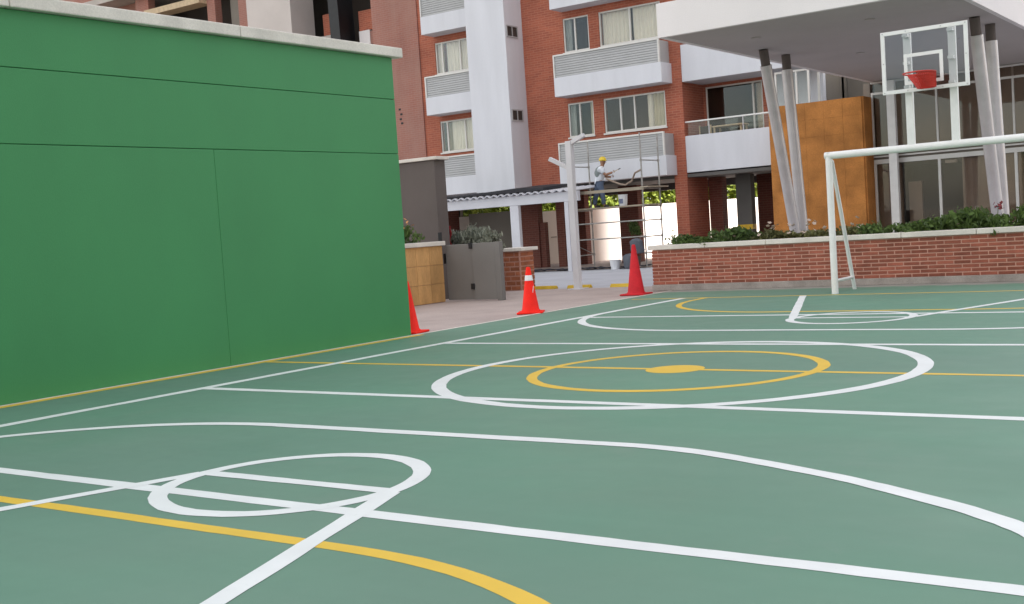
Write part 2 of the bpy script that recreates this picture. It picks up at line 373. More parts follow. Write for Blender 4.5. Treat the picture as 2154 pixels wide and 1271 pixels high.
# ------------------------------------------------------------------ the setting
g = MB().quad((-300, -300, -0.05), (300, -300, -0.05), (300, 300, -0.05), (-300, 300, -0.05)).build('ground', 'ground'); tag(g, 'dusty bare ground around the buildings', 'ground', kind='structure')
pv = MB().box(-13.0, -5.385, -16, 11.95, -0.30, -0.006).build('paving', 'paving'); tag(pv, 'pinkish concrete path beside the green court', 'path', kind='structure')
pz = MB().box(-24.0, 8.0, 11.95, 21.0, -0.30, -0.010).build('plaza', 'plaza'); tag(pz, 'blue grey concrete yard before the apartment block', 'yard', kind='structure')
pf = MB().box(-24.0, 8.0, 21.0, 40, -0.30, -0.014).build('undercroft_floor', 'paving'); tag(pf, 'concrete floor under the apartment block', 'floor', kind='structure')
court = MB().box(-5.33, 9.0, -16, 10.36, -0.30, 0.0).build('court', 'court'); tag(court, 'green painted concrete sports court with white and yellow lines', 'court', kind='structure')
MB().box(-5.383, -5.332, -16, 10.3, -0.05, 0.004).build('edge_strip', 'coping', court)

zc = [0.0008]
def resample(path, step=0.12, closed=False):
    out = []; n = len(path)
    for i in range(n if closed else n - 1):
        a, b = Vector(path[i]), Vector(path[(i + 1) % n]); m = max(1, int((b - a).length / step))
        out += [a + (b - a) * k / m for k in range(m)]
    if not closed: out.append(Vector(path[-1]))
    return out
def strip(path, w, closed=False):
    path = resample(path, closed=closed)
    zc[0] += 0.00008; z = zc[0]; mb = MB(); n = len(path); L = []; Rr = []
    ja = jb = 0.0
    for i in range(n):
        a = Vector(path[(i - 1) % n] if closed else path[max(i - 1, 0)]); b = Vector(path[(i + 1) % n] if closed else path[min(i + 1, n - 1)])
        d = (b - a).normalized(); nn = Vector((-d.y, d.x)); p = Vector(path[i])
        ja = ja * 0.7 + random.gauss(0, 0.0022); jb = jb * 0.7 + random.gauss(0, 0.0022)
        L.append((*(p + nn * (w / 2 + ja)), z)); Rr.append((*(p - nn * (w / 2 + jb)), z))
    for i in range(n if closed else n - 1):
        j = (i + 1) % n; mb.quad(Rr[i], Rr[j], L[j], L[i])
    return mb
def marking(name, col, path, w, closed=False): return strip(path, w, closed).build(name, col, court)
def arc(cx, cy, r, a0, a1, n=48): return [(cx + r * math.cos(R_(a0 + (a1 - a0) * i / n)), cy + r * math.sin(R_(a0 + (a1 - a0) * i / n))) for i in range(n + 1)]
def spline(p, m=6):
    p = [Vector(q) for q in p]; p = [p[0] * 2 - p[1]] + p + [p[-1] * 2 - p[-2]]; out = []
    for i in range(1, len(p) - 2):
        for k in range(m):
            t = k / m; a, b, c, d = p[i - 1], p[i], p[i + 1], p[i + 2]
            out.append(0.5 * ((2 * b) + (c - a) * t + (2 * a - 5 * b + 4 * c - d) * t * t + (3 * b - a - 3 * c + d) * t ** 3))
    return [(v.x, v.y) for v in out + [p[-2]]]
YL, WL = 'yellow_line', 'white_line'
marking('touch_line', YL, [(-5.262, -14), (-5.262, 2.86)], 0.125)
for sgn in (1, -1):
    marking('goal_line', YL, [(-5.1, 8.36 * sgn), (7.0, 8.36 * sgn)], 0.08)
    pth = arc(-1.3, 7.93, 2.4, 180, 270, 30)[0:] ; pth2 = arc(1.3, 7.93, 2.4, 270, 360, 30)
    full = [(-3.7, 8.32)] + pth + pth2 + [(3.7, 8.32)]
    marking('goal_area_arc', YL, [(x, y * sgn) for x, y in full], 0.095)
marking('halfway_line', YL, [(-5.26, 0.03), (7, -0.06)], 0.085)
marking('inner_centre_circle', YL, arc(0, 0, 1.265, 0, 360, 96)[:-1], 0.10, True)
zc[0] += 0.00008
MB().add([(0.26 * math.cos(t), 0.26 * math.sin(t), zc[0]) for t in (2 * math.pi * k / 40 for k in range(40))], [tuple(range(40))]).build('centre_spot', YL, court)
marking('side_line', WL, [(-4.11, -14), (-4.11, 8.32)], 0.125)
marking('side_line', WL, [(4.11, -14), (4.11, 8.32)], 0.10)
for y, nm in ((1.88, 'attack_line'), (-1.82, 'attack_line'), (5.06, 'end_line'), (-5.03, 'end_line')):
    marking(nm, WL, [(-4.16, y), (4.16, y)] if nm == 'attack_line' else [(-4.06, y), (4.06, y)], 0.11)
marking('centre_circle', WL, arc(0, 0, 2.08, 0, 360, 120)[:-1], 0.125, True)
for sgn in (1, -1):
    marking('free_throw_circle', WL, [(x, y * sgn) for x, y in arc(0, 4.62, 0.72, 0, 360, 72)[:-1]], 0.105, True)
    marking('free_throw_line', WL, [(-0.72, 4.62 * sgn), (0.72, 4.62 * sgn)], 0.10)
    for s in (-1, 1):
        marking('lane_line', WL, [(0.74 * s, 4.64 * sgn), (2.02 * s, 8.32 * sgn)], 0.105)
    full = [(-4.10, 5.88)] + arc(-1.5, 5.82, 2.6, 180, 270, 36) + arc(1.5, 5.82, 2.6, 270, 360, 36) + [(4.10, 5.88)]
    if sgn < 0:   # the near arc was painted flatter on its right-hand shoulder
        full = [(-4.10, 5.88)] + arc(-1.5, 5.82, 2.6, 180, 270, 36) + spline([(1.0, 3.185), (1.4, 3.185), (1.81, 3.25), (2.26, 3.41), (2.70, 3.60), (3.11, 3.82), (3.48, 4.07), (3.75, 4.32), (3.98, 4.72), (4.09, 5.3), (4.10, 5.88)])
    marking('three_point_arc', WL, [(x, y * sgn) for x, y in full], 0.11)

# ------------------------------------------------------------------ green wall
gw = thing('green_wall', 'tall green painted wall with pale concrete coping beside the court', 'wall', (-5.48, -5.6, 0))
MB().box(-5.60, -5.388, -14, 2.76, -0.02, 3.70).build('wall_core', 'green_wall', gw)
def panel(y0, y1, z0, z1): MB().box(-5.390, -5.366, y0, y1, z0, z1).build('panel', 'green_wall', gw, bevel=0.006)
panel(-14, 2.77, 3.153, 3.698); panel(-14, 2.77, 2.433, 3.147)
for y0, y1 in ((-14, -10.2), (-10.198, -6.9), (-6.898, -3.63), (-3.628, -0.3705), (-0.3695, 2.77)): panel(y0, y1, 0.004, 2.427)
for k in range(6):
    y0 = -14 + k * 2.82; MB().box(-5.70, -5.29, y0, min(y0 + 2.812, 2.92), 3.702, 3.83).build('coping', 'coping', gw, bevel=0.012)

# ------------------------------------------------------------------ brick planter beside the goal
pl = thing('brick_planter', 'long low red brick planter with grey coping behind the goal', 'planter', (0, 10.6, 0))
PX0, PX1, PY = -5.75, 7.0, 10.36
MB().box(PX0 + 0.012, PX1, PY + 0.005, PY + 0.16, 0.0, 0.772).box(PX0 + 0.012, PX0 + 0.16, PY + 0.16, PY + 1.5, 0.0, 0.772).box(PX0 + 0.16, PX1, PY + 1.36, PY + 1.5, 0.0, 0.772).build('wall_core', 'mortar', pl)
MB().box(PX0 - 0.012, PX1, PY - 0.022, PY + 0.012, 0.0, 0.115).build('plinth', 'plinth', pl, bevel=0.008)
bw, bh, pit, rows = 0.251, 0.0475, 0.0655, 10
def brick_mesh(w, h, d, mat):
    mb = MB().box(0, w, 0, d, 0, h); me = mb.mesh('brick'); me.materials.append(MT[mat])
    bm = bmesh.new(); bm.from_mesh(me); bmesh.ops.bevel(bm, geom=list(bm.edges), offset=0.003, segments=1, affect='EDGES'); bm.to_mesh(me); bm.free()
    return me
me_b = brick_mesh(bw, bh, 0.05, 'brick'); me_half = brick_mesh(bw * 0.48, bh, 0.05, 'brick')
rest = MB(); cnt = 0
for r in range(rows):
    z = 0.119 + r * pit; x = PX0
    if r % 2: inst('brick', me_half, pl, (x, PY - random.uniform(0, 0.004), z)); cnt += 1; x += bw * 0.48 + 0.018
    while x < PX1 - bw:
        if x < 1.75:
            inst('brick', me_b, pl, (x, PY - random.uniform(0, 0.004), z + random.uniform(-0.001, 0.001)), (0, random.uniform(-0.004, 0.004), 0)); cnt += 1
        else:
            rest.box(x, x + bw, PY - random.uniform(0, 0.004), PY + 0.05, z, z + bh)
        x += bw + 0.018
tag(rest.build('far_bricks', 'brick', pl), kind='stuff')
for r in range(rows):  # return face of the planter towards the path
    z = 0.119 + r * pit
    tag(MB().box(PX0 - 0.002, PX0 + 0.04, PY + 0.055, PY + 1.45, z, z + bh).build('end_course', 'brick', pl))
x = PX0 - 0.06
while x < PX1:
    x2 = min(x + 1.19, PX1)
    MB().box(x, x2 - 0.008, PY - 0.045, PY + 0.20, 0.776, 0.862).build('coping', 'coping', pl, bevel=0.01); x = x2
MB().box(PX0 - 0.06, PX0 + 0.19, PY + 0.205, PY + 1.55, 0.776, 0.862).build('coping', 'coping', pl, bevel=0.01)
MB().box(PX0 + 0.165, PX1, PY + 0.165, PY + 1.355, 0.30, 0.74).build('soil', 'soil', pl)

def leaf_cloud(n, rx, ry, rz, size, shell=0.5, flat=0.0, drop=0.0):
    mb = MB()
    clumps = [(random.gauss(0, 0.42), random.gauss(0, 0.42), random.uniform(0.1, 0.95)) for _ in range(max(4, n // 55))]
    for _ in range(n):
        c = random.choice(clumps)
        p = Vector(((c[0] + random.gauss(0, 0.2)) * rx, (c[1] + random.gauss(0, 0.2)) * ry, max(0.02, (c[2] + random.gauss(0, 0.14)) * rz)))
        s = size * random.uniform(0.6, 1.4)
        d = Vector((random.gauss(0, 1), random.gauss(0, 1), random.gauss(0.2, 0.7))).normalized()
        u = d.orthogonal().normalized(); w = d.cross(u)
        q = Matrix.Rotation(random.uniform(0, 6.28), 3, d); u = q @ u; w = q @ w
        a = p - u * s; b = p + w * s * 0.45 + d * s * 0.12; cc = p + u * s; e = p - w * s * 0.45 + d * s * 0.12
        mb.quad(a, b, cc, e)
    return mb
def stems(mb, n, rx, ry, rz):
    for _ in range(n):
        t = Vector((random.gauss(0, 0.5) * rx, random.gauss(0, 0.5) * ry, rz * random.uniform(0.5, 0.9)))
        mb.tube([(t.x * 0.15, t.y * 0.15, 0), t * 0.55 + Vector((0, 0, 0.02)), t], 0.006, 5, 0.003)
    return mb
sh_meshes = []
for k in range(5):
    me = leaf_cloud(800, 0.32, 0.42, 0.29, 0.046).mesh('foliage'); st = stems(MB(), 9, 0.3, 0.4, 0.26).mesh('stem'); st.materials.append(MT['bark']); sh_meshes.append((me, st))
leaf_variants = {}
def shrub_mesh(k, mat):
    if (k, mat) not in leaf_variants:
        me = sh_meshes[k][0].copy(); me.materials.append(MT[mat]); leaf_variants[(k, mat)] = me
    return leaf_variants[(k, mat)]
def flower_mesh(mat, s=0.03):
    mb = MB()
    for k in range(5):
        a = 2 * math.pi * k / 5; u = Vector((math.cos(a), math.sin(a), 0.35)); w = Vector((-math.sin(a), math.cos(a), 0))
        mb.quad((0, 0, 0), u * s * 0.6 + w * s * 0.45, u * s * 1.1, u * s * 0.6 - w * s * 0.45)
    me = mb.mesh('flower'); me.materials.append(MT[mat]); return me
fl_white, fl_red, fl_orange = flower_mesh('petal_white', 0.042), flower_mesh('petal_red', 0.034), flower_mesh('petal_orange', 0.035)
n_sh = 18
for i in range(n_sh):
    x = -5.35 + i * 0.41 + random.uniform(-0.06, 0.06); y = PY + random.uniform(0.45, 0.62)
    olive = 4 <= i <= 8
    look = 'olive shrub with pale blossom' if olive else 'dark green low shrub'
    t = thing('planter_shrub', f'{look}, {ORD[i]} from the path end of the brick planter', 'shrub', (x, y, 0.735), 'shrubs in the long brick planter')
    s = (random.uniform(0.75, 1.2), random.uniform(0.8, 1.05), random.uniform(0.70, 1.2) * (1.1 if i > 9 else 0.9))
    inst('foliage', shrub_mesh(i % 5, 'leaf_olive' if olive else 'leaf_dark'), t, (x, y, 0.735), (0, 0, random.uniform(0, 6.28)), s)
    inst('stem', sh_meshes[i % 5][1], t, (x, y, 0.735), (0, 0, random.uniform(0, 6.28)), s)
    nf = 6 if olive else (1 if i in (3, 13) else 0)
    for _ in range(nf):
        inst('flower', fl_white, t, (x + random.uniform(-0.24, 0.24), y + random.uniform(-0.3, 0.1), 0.735 + random.uniform(0.2, 0.42 if olive else 0.28)), (random.uniform(-0.9, 0.2), random.uniform(-0.6, 0.6), random.uniform(0, 6)))
t = thing('tall_red_flower', 'dull red flower cluster standing above the planter shrubs by the right column', 'flower', (0.36, PY + 0.5, 0.74))
MB().tube([(0.36, PY + 0.5, 0.74), (0.35, PY + 0.48, 1.0), (0.37, PY + 0.47, 1.2)], 0.006, 6).build('stem', 'leaf_dark', t)
for k in range(11): inst('flower', fl_red, t, (0.37 + random.uniform(-0.07, 0.07), PY + 0.47 + random.uniform(-0.05, 0.05), 1.19 + random.uniform(-0.05, 0.06)), (random.uniform(-1.2, 0.2), random.uniform(-0.8, 0.8), random.uniform(0, 6)))
t = thing('sprig', 'thin bare leafy sprig at the path end of the brick planter', 'plant', (-5.42, PY + 0.35, 0.74))
mb = MB().tube([(-5.42, PY + 0.35, 0.74), (-5.40, PY + 0.33, 0.95), (-5.44, PY + 0.33, 1.14)], 0.005, 5)
mb.tube([(-5.41, PY + 0.34, 0.86), (-5.30, PY + 0.34, 0.98)], 0.004, 5).tube([(-5.42, PY + 0.34, 0.80), (-5.55, PY + 0.34, 0.88)], 0.004, 5)
mb.build('stem', 'leaf_dark', t)
for p in ((-5.40, 0.93), (-5.44, 1.12), (-5.30, 0.98), (-5.55, 0.88), (-5.36, 0.9), (-5.47, 1.02)):
    mb = MB(); q = Vector((p[0], PY + 0.33, p[1])); mb.quad(q + Vector((-0.035, 0, 0)), q + Vector((0, -0.01, -0.014)), q + Vector((0.035, 0, 0.02)), q + Vector((0, 0.01, 0.018))); mb.build('leaf', 'leaf_dark', t)

# ------------------------------------------------------------------ goal with basketball hoop
GY = 8.60
go = thing('goal_with_hoop', 'white tubular goal with a clear basketball backboard and red rim above it', 'goal', (0, GY, 0))
for sx in (-1.6, 1.6):
    MB().tube([(sx, GY, -0.01), (sx, GY, 2.20)], 0.052, 20).build('post', 'white_steel', go, smooth=True)
    MB().tube([(sx, GY + 0.03, 2.10), (sx, GY + 0.13, 2.07), (sx - math.copysign(0.0, sx), GY + 0.92, 0.0)], 0.032, 14).build('back_brace', 'white_steel', go, smooth=True)
    MB().tube([(sx, GY, 0.20), (sx, GY + 0.85, 0.20)], 0.026, 12).build('foot_bar', 'white_steel', go, smooth=True)
MB().tube([(-1.655, GY, 2.155), (1.655, GY, 2.155)], 0.056, 20).build('crossbar', 'white_steel', go, smooth=True)
BY = 8.46; BX0, BX1, BZ0, BZ1 = -0.67, 0.57, 2.965, 3.885
for px in (-0.325, 0.315):
    MB().box(px - 0.055, px + 0.055, GY - 0.03, GY + 0.03, 2.18, BZ1 - 0.03).build('support_post', 'white_steel', go, bevel=0.006)
    for z in (3.05, 3.40, 3.80):
        MB().box(px - 0.04, px + 0.04, BY + 0.012, GY - 0.032, z - 0.02, z + 0.02).build('stand_off', 'white_steel', go)
bb = MB().box(BX0 + 0.02, BX1 - 0.02, BY - 0.004, BY + 0.004, BZ0 + 0.02, BZ1 - 0.02).build('backboard', 'board_glass', go)
fw = 0.055
for a in ((BX0, BX1, BZ0, BZ0 + fw), (BX0, BX1, BZ1 - fw, BZ1), (BX0, BX0 + fw, BZ0 + fw, BZ1 - fw), (BX1 - fw, BX1, BZ0 + fw, BZ1 - fw)):
    MB().box(a[0], a[1], BY - 0.016, BY + 0.012, a[2], a[3]).build('edge_frame', 'white_steel', bb, bevel=0.003)
mb = MB(); bx0, bx1, bz0, bz1 = -0.345, 0.215, 3.075, 3.525; w = 0.05
for a in ((bx0, bx1, bz0, bz0 + w), (bx0, bx1, bz1 - w, bz1), (bx0, bx0 + w, bz0 + w, bz1 - w), (bx1 - w, bx1, bz0 + w, bz1 - w)): mb.box(a[0], a[1], BY - 0.0075, BY - 0.005, a[2], a[3])
mb.build('target_square', 'white_steel', bb)
bolt = MB().tube([(0, -0.006, 0), (0, 0, 0)], 0.010, 8).mesh('bolt'); bolt.materials.append(MT['steel'])
for px, pz_ in ((-0.64, 2.99), (-0.64, 3.42), (-0.64, 3.86), (0.54, 2.99), (0.54, 3.42), (0.54, 3.86), (-0.3, 2.99), (0.2, 2.99), (-0.3, 3.86), (0.2, 3.86)): inst('bolt', bolt, bb, (px, BY - 0.016, pz_))
RX, RY, RZ, RRR = -0.03, BY - 0.36, 3.19, 0.225
ringp = [(RX + RRR * math.cos(t), RY + RRR * math.sin(t), RZ) for t in (2 * math.pi * k / 48 for k in range(49))]
MB().tube(ringp, 0.011, 8).build('rim', 'rim', go, smooth=True)
# sheet-steel bracket: two tapering side plates and a base plate between rim and board
mb = MB()
for sx in (-0.10, 0.10):
    vs = [(RX + sx - 0.004, BY - 0.018, RZ + 0.02), (RX + sx - 0.004, RY + 0.17, RZ), (RX + sx - 0.004, BY - 0.018, RZ - 0.20)]
    vs += [(x + 0.008, y, z) for x, y, z in vs]
    mb.add(vs, [(0, 1, 2), (5, 4, 3), (0, 3, 4, 1), (1, 4, 5, 2), (2, 5, 3, 0)])
mb.box(RX - 0.104, RX + 0.104, BY - 0.017, BY - 0.0165 + 0.008, RZ - 0.2, RZ + 0.04)
mb.box(RX - 0.096, RX + 0.096, RY + 0.19, BY - 0.02, RZ - 0.008, RZ - 0.002)
mb.build('rim_bracket', 'rim', go)
# short red net, hanging from the board-side three quarters of the rim only
mb = MB(); prof = [(0.222, 0.0, 0.0), (0.20, -0.05, 0.25), (0.17, -0.11, 0.55), (0.145, -0.17, 0.85), (0.13, -0.215, 1.0)]
for k in range(34):
    for sg in (1, -1):
        p = []
        for j, (r, z, q) in enumerate(prof):
            a = R_(-84 + k * 7.2 + sg * 5.0 * j); p.append((RX + 0.075 * q + r * math.cos(a), RY + 0.05 * q + r * math.sin(a), RZ + z))
        mb.tube(p, 0.0072, 4)
mb.build('net', 'rim', go)

# ------------------------------------------------------------------ traffic cones
def cone(x, y, h, label, mat, band, rot):
    t = thing('traffic_cone', label, 'traffic cone', (x, y, 0), 'traffic cones along the court edge'); k = h / 0.72
    s = 0.205 * (0.5 + 0.5 * k)
    MB().box(-s, s, -s, s, 0, 0.028).build('base', mat, None, bevel=0.01)
    b = bpy.context.scene.objects[-1] if False else COL.objects[-1]
    b.parent = t; b.rotation_euler = (0, 0, rot)
    r0 = 0.145 * (0.6 + 0.4 * k)
    def rad(z): return r0 + (0.032 - r0) * (z / h)
    MB().lathe([(r0 + 0.012, 0.026), (r0 + 0.006, 0.045), (rad(0.06), 0.06), (rad(h - 0.02), h - 0.02), (rad(h) * 0.8, h), (0.015, h + 0.001)], (x, y, 0), 32).build('body', mat, t, smooth=True)
    if band:
        z0, z1 = band
        MB().lathe([(rad(z0) + 0.0005, z0), (rad(z0) + 0.003, z0 + 0.002), (rad(z1) + 0.003, z1 - 0.002), (rad(z1) + 0.0005, z1)], (x, y, 0), 32).build('reflective_collar', 'reflective', t, smooth=True)
    return t
cone(-5.64, 3.06, 0.72, 'red traffic cone half hidden behind the end of the green wall', 'cone', None, 0.2)
c2 = cone(-5.58, 5.95, 0.73, 'red traffic cone with a white band standing alone mid-path', 'cone', (0.515, 0.60), 0.5)
MB().bar((-5.462, 5.868, 0.33), (-5.468, 5.905, 0.43), 0.004, 0.014).build('scuff', 'reflective', c2)
cone(-5.65, 9.50, 0.92, 'tall faded red traffic cone beside the brick planter corner', 'cone_faded', None, 0.1)

# ------------------------------------------------------------------ things at the path's far side
tb = thing('stone_clad_planter', 'low tan sandstone clad planter wall behind the nearest cone', 'planter', (-10.1, 7.4, 0))
MB().box(-9.80, -9.675, 5.6, 8.92, -0.01, 1.115).box(-10.6, -9.80, 5.6, 5.75, -0.01, 1.115).box(-10.6, -10.46, 5.75, 8.92, -0.01, 1.115).box(-10.46, -9.80, 8.79, 8.92, -0.01, 1.115).build('wall_core', 'mortar', tb)
tile = MB().box(0, 0.03, 0, 0.405, 0, 0.365).mesh('tile'); tile.materials.append(MT['tan_stone'])
for r in range(3):
    for k in range(8):
        inst('tile', tile, tb, (-9.678 + random.uniform(-0.002, 0.002), 5.62 + k * 0.412, 0.005 + r * 0.371))
MB().box(-9.86, -9.60, 5.55, 8.97, 1.118, 1.205).build('coping', 'coping', tb, bevel=0.01)
MB().box(-10.458, -9.802, 5.755, 8.785, 0.3, 1.08).build('soil', 'soil', tb)
for i, (px, py, m) in enumerate(((-10.05, 8.25, 'leaf_dark'), (-10.1, 7.8, 'leaf_dark'))):
    t = thing('flowering_plant', ['leafy plant with orange flowers in the tan stone planter, near the gate', 'leafy plant with orange flowers, mostly hidden behind the green wall'][i], 'plant', (px, py, 1.08))
    inst('foliage', shrub_mesh(i, m), t, (px, py, 1.08), (0, 0, i), (0.8, 0.6, 1.3)); inst('stem', sh_meshes[i][1], t, (px, py, 1.08), None, (0.8, 0.6, 1.5))
    for _ in range(9): inst('flower', fl_orange, t, (px + random.uniform(-0.15, 0.15), py + random.uniform(-0.2, 0.2), 1.08 + random.uniform(0.38, 0.62)), (random.uniform(-1, 1), random.uniform(-1, 1), 0))

gb = thing('grey_screen_wall', 'tall grey brown rendered wall panel behind the tan planter', 'wall', (-11.6, 9.8, 0))
MB().box(-13.6, -10.25, 9.6, 9.95, -0.01, 2.88).build('wall', 'grey_render', gb, bevel=0.01)
MB().box(-13.65, -10.17, 9.55, 10.0, 2.882, 2.95).build('coping', 'coping', gb, bevel=0.01)
gt = thing('grey_gate', 'low grey double leaf gate between tan planter and brick pier', 'gate', (-9.05, 9.05, 0))
l1 = MB().box(-9.66, -8.992, 9.03, 9.07, 0.02, 1.12).build('gate_leaf', 'gate_grey', gt, bevel=0.006)
l2 = MB().box(-8.978, -8.42, 8.985, 9.03, 0.02, 1.125).build('gate_leaf', 'gate_grey', gt, bevel=0.006)
MB().box(-8.418, -8.30, 8.98, 9.10, -0.005, 1.13).build('gate_post', 'gate_grey', gt, bevel=0.006)
for z in (1.02, 0.22): MB().box(-9.03, -8.95, 8.955, 8.984, z, z + 0.12).build('lock', 'black', l2, bevel=0.008)
MB().box(-9.70, -9.662, 9.0, 9.04, 0.75, 0.95).build('hinge', 'black', l1); MB().box(-9.78, -9.70, 8.975, 9.0, 1.21, 1.38).build('hinge', 'black', gt)

bp = thing('brick_pier', 'short orange brick pier with a grey cap beside the gate', 'pier', (-10.06, 12.0, 0))
MB().box(-10.32, -9.80, 11.806, 12.33, -0.01, 0.862).build('wall_core', 'mortar', bp)
pb = brick_mesh(0.235, 0.078, 0.03, 'orange_brick'); pbh = brick_mesh(0.108, 0.078, 0.03, 'orange_brick')
for r in range(8):
    z = 0.012 + r * 0.106
    seq = [(-10.325, pb), (-10.065, pb)] if r % 2 == 0 else [(-10.325, pbh), (-10.195, pb), (-9.935, pbh)]
    for x, me in seq: inst('brick', me, bp, (x, 11.80 - random.uniform(0, 0.004), z))
    seq = [(11.835, pb), (12.09, pb)] if r % 2 else [(11.835, pbh), (11.965, pb), (12.225, pbh)]
    for y, me in seq: inst('brick', me, bp, (-9.788, y, z), (0, 0, math.pi / 2))
MB().box(-10.40, -9.70, 11.74, 12.40, 0.866, 0.94).build('cap', 'coping', bp, bevel=0.01)
sp = thing('low_grey_planter', 'low grey planter box hidden behind the grey gate', 'planter', (-10.0, 10.5, 0))
MB().box(-10.95, -9.62, 10.2, 10.9, -0.01, 0.93).build('box', 'grey_render', sp, bevel=0.01); MB().box(-10.90, -9.67, 10.25, 10.85, 0.931, 0.95).build('soil', 'soil', sp)
for i, px in enumerate((-10.66, -10.38, -10.12, -9.88, -9.66)):
    t = thing('silver_shrub', f'silvery grey leafed shrub behind the gate, {ORD[i]} from the left', 'shrub', (px, 10.5, 0.93), 'silver shrubs behind the gate')
    hh = (1.3, 1.5, 1.4, 1.75, 1.2)[i]
    inst('foliage', shrub_mesh((i + 1) % 5, 'leaf_silver'), t, (px, 10.5, 0.93), (0, 0, i * 1.3), (0.85, 0.7, hh)); inst('stem', sh_meshes[i][1], t, (px, 10.5, 0.93), None, (0.8, 0.7, hh))
mb = MB(); n = 7
for j in range(n):
    z0 = 1.50 - j * 0.055; z1 = z0 - 0.055; wv = lambda z: 0.02 * math.sin(z * 25)
    hw0 = 0.03 + 0.02 * math.sin(j * 0.9); hw1 = 0.03 + 0.02 * math.sin((j + 1) * 0.9)
    mb.quad((-10.42 - hw0, 10.18 + wv(z0), z0), (-10.42 + hw0, 10.17 + wv(z0), z0), (-10.42 + hw1, 10.17 + wv(z1), z1), (-10.42 - hw1, 10.18 + wv(z1), z1))
o = mb.build('red_rag', 'red_cloth'); sd = o.modifiers.new('thickness', 'SOLIDIFY'); sd.thickness = 0.008
tag(o, 'red rag hanging at the left of the silver shrubs', 'rag')

# white steel post with two arms
lp = thing('steel_post', 'tall white steel post with two short raised arms behind the cones', 'post', (-8.28, 11.72, 0))
MB().box(-8.355, -8.215, 11.65, 11.79, -0.012, 3.12).build('shaft', 'post_paint', lp, bevel=0.012)
MB().bar((-8.27, 11.72, 2.53), (-8.76, 11.66, 2.79), 0.10, 0.085).build('arm', 'post_paint', lp, bevel=0.008)
MB().bar((-8.29, 11.72, 3.06), (-7.92, 11.74, 3.215), 0.10, 0.085).build('arm', 'post_paint', lp, bevel=0.008)
MB().box(-8.44, -8.12, 11.56, 11.88, -0.009, 0.012).build('base_plate', 'post_paint', lp)
for i, x in enumerate((-9.38, -8.50, -7.42)):
    mb = MB(); y0 = 12.05
    mb.add([(x - 0.29, y0, -0.011), (x + 0.29, y0, -0.011), (x + 0.29, y0 + 0.15, -0.011), (x - 0.29, y0 + 0.15, -0.011), (x - 0.28, y0 + 0.035, 0.06), (x + 0.28, y0 + 0.035, 0.06), (x + 0.28, y0 + 0.115, 0.06), (x - 0.28, y0 + 0.115, 0.06)],
           [(0, 3, 2, 1), (4, 5, 6, 7), (0, 1, 5, 4), (1, 2, 6, 5), (2, 3, 7, 6), (3, 0, 4, 7)])
    o = mb.build('wheel_stop', 'yellow_stop', bevel=0.01)
    tag(o, ['yellow wheel stop peeking out behind the middle cone', 'yellow wheel stop behind the foot of the white post', 'yellow wheel stop behind the tall faded cone'][i], 'wheel stop', 'yellow wheel stops on the yard')

# ------------------------------------------------------------------ apartment block
ab = thing('apartment_block', 'brick apartment block with white balconies and a white stair tower', 'building', (-15, 25, 0))
ROOF = 25.0; FY = 23.0
WZ = [(4.22, 5.31), (6.94, 8.03), (9.72, 10.80)]
holesA = [(-20.62, -18.9, z0, z1) for z0, z1 in WZ[:2]]
holesB = [h for z0, z1 in WZ[:2] for h in ((-15.31, -14.35, z0, z1), (-13.97, -11.78, z0, z1))]
holes_wall(MB(), -21.3, -16.9, 2.70, ROOF, FY, FY + 0.22, holesA).build('wall', 'facade_brick', ab)
holes_wall(MB(), -16.9, -11.6, 2.70, ROOF, FY, FY + 0.22, holesB).build('wall', 'facade_brick', ab)
MB().box(-23.4, -21.3, FY - 0.05, FY + 0.4, 0, ROOF).build('wall', 'pink_brick', ab)
pw = MB(); pk = [(-22.42, 5.9), (-22.36, 5.72), (-22.40, 5.55), (-22.35, 5.40)]
for x, z in pk: pw.box(x, x + 0.1, FY - 0.058, FY - 0.049, z, z + 0.07)
pw.build('vent_slot', 'black', ab)
MB().box(-11.6, -11.18, FY - 0.02, FY + 1.42, -0.01, ROOF).build('pier', 'facade_brick', ab)
# ceiling of the open ground floor, floors, interior
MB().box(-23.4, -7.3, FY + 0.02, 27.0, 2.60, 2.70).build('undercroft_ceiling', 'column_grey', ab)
MB().box(-21.3, -11.6, 24.9, 27.0, 2.70, ROOF).build('core', 'interior', ab)
for z in (5.42, 8.20, 10.98): MB().box(-21.3, -11.62, FY + 0.23, 24.88, z, z + 0.18).build('floor_slab', 'interior', ab)
for x in (-18.6, -16.7, -14.15): MB().box(x - 0.06, x + 0.06, FY + 0.225, 24.89, 2.71, ROOF - 0.1).build('party_wall', 'interior', ab)

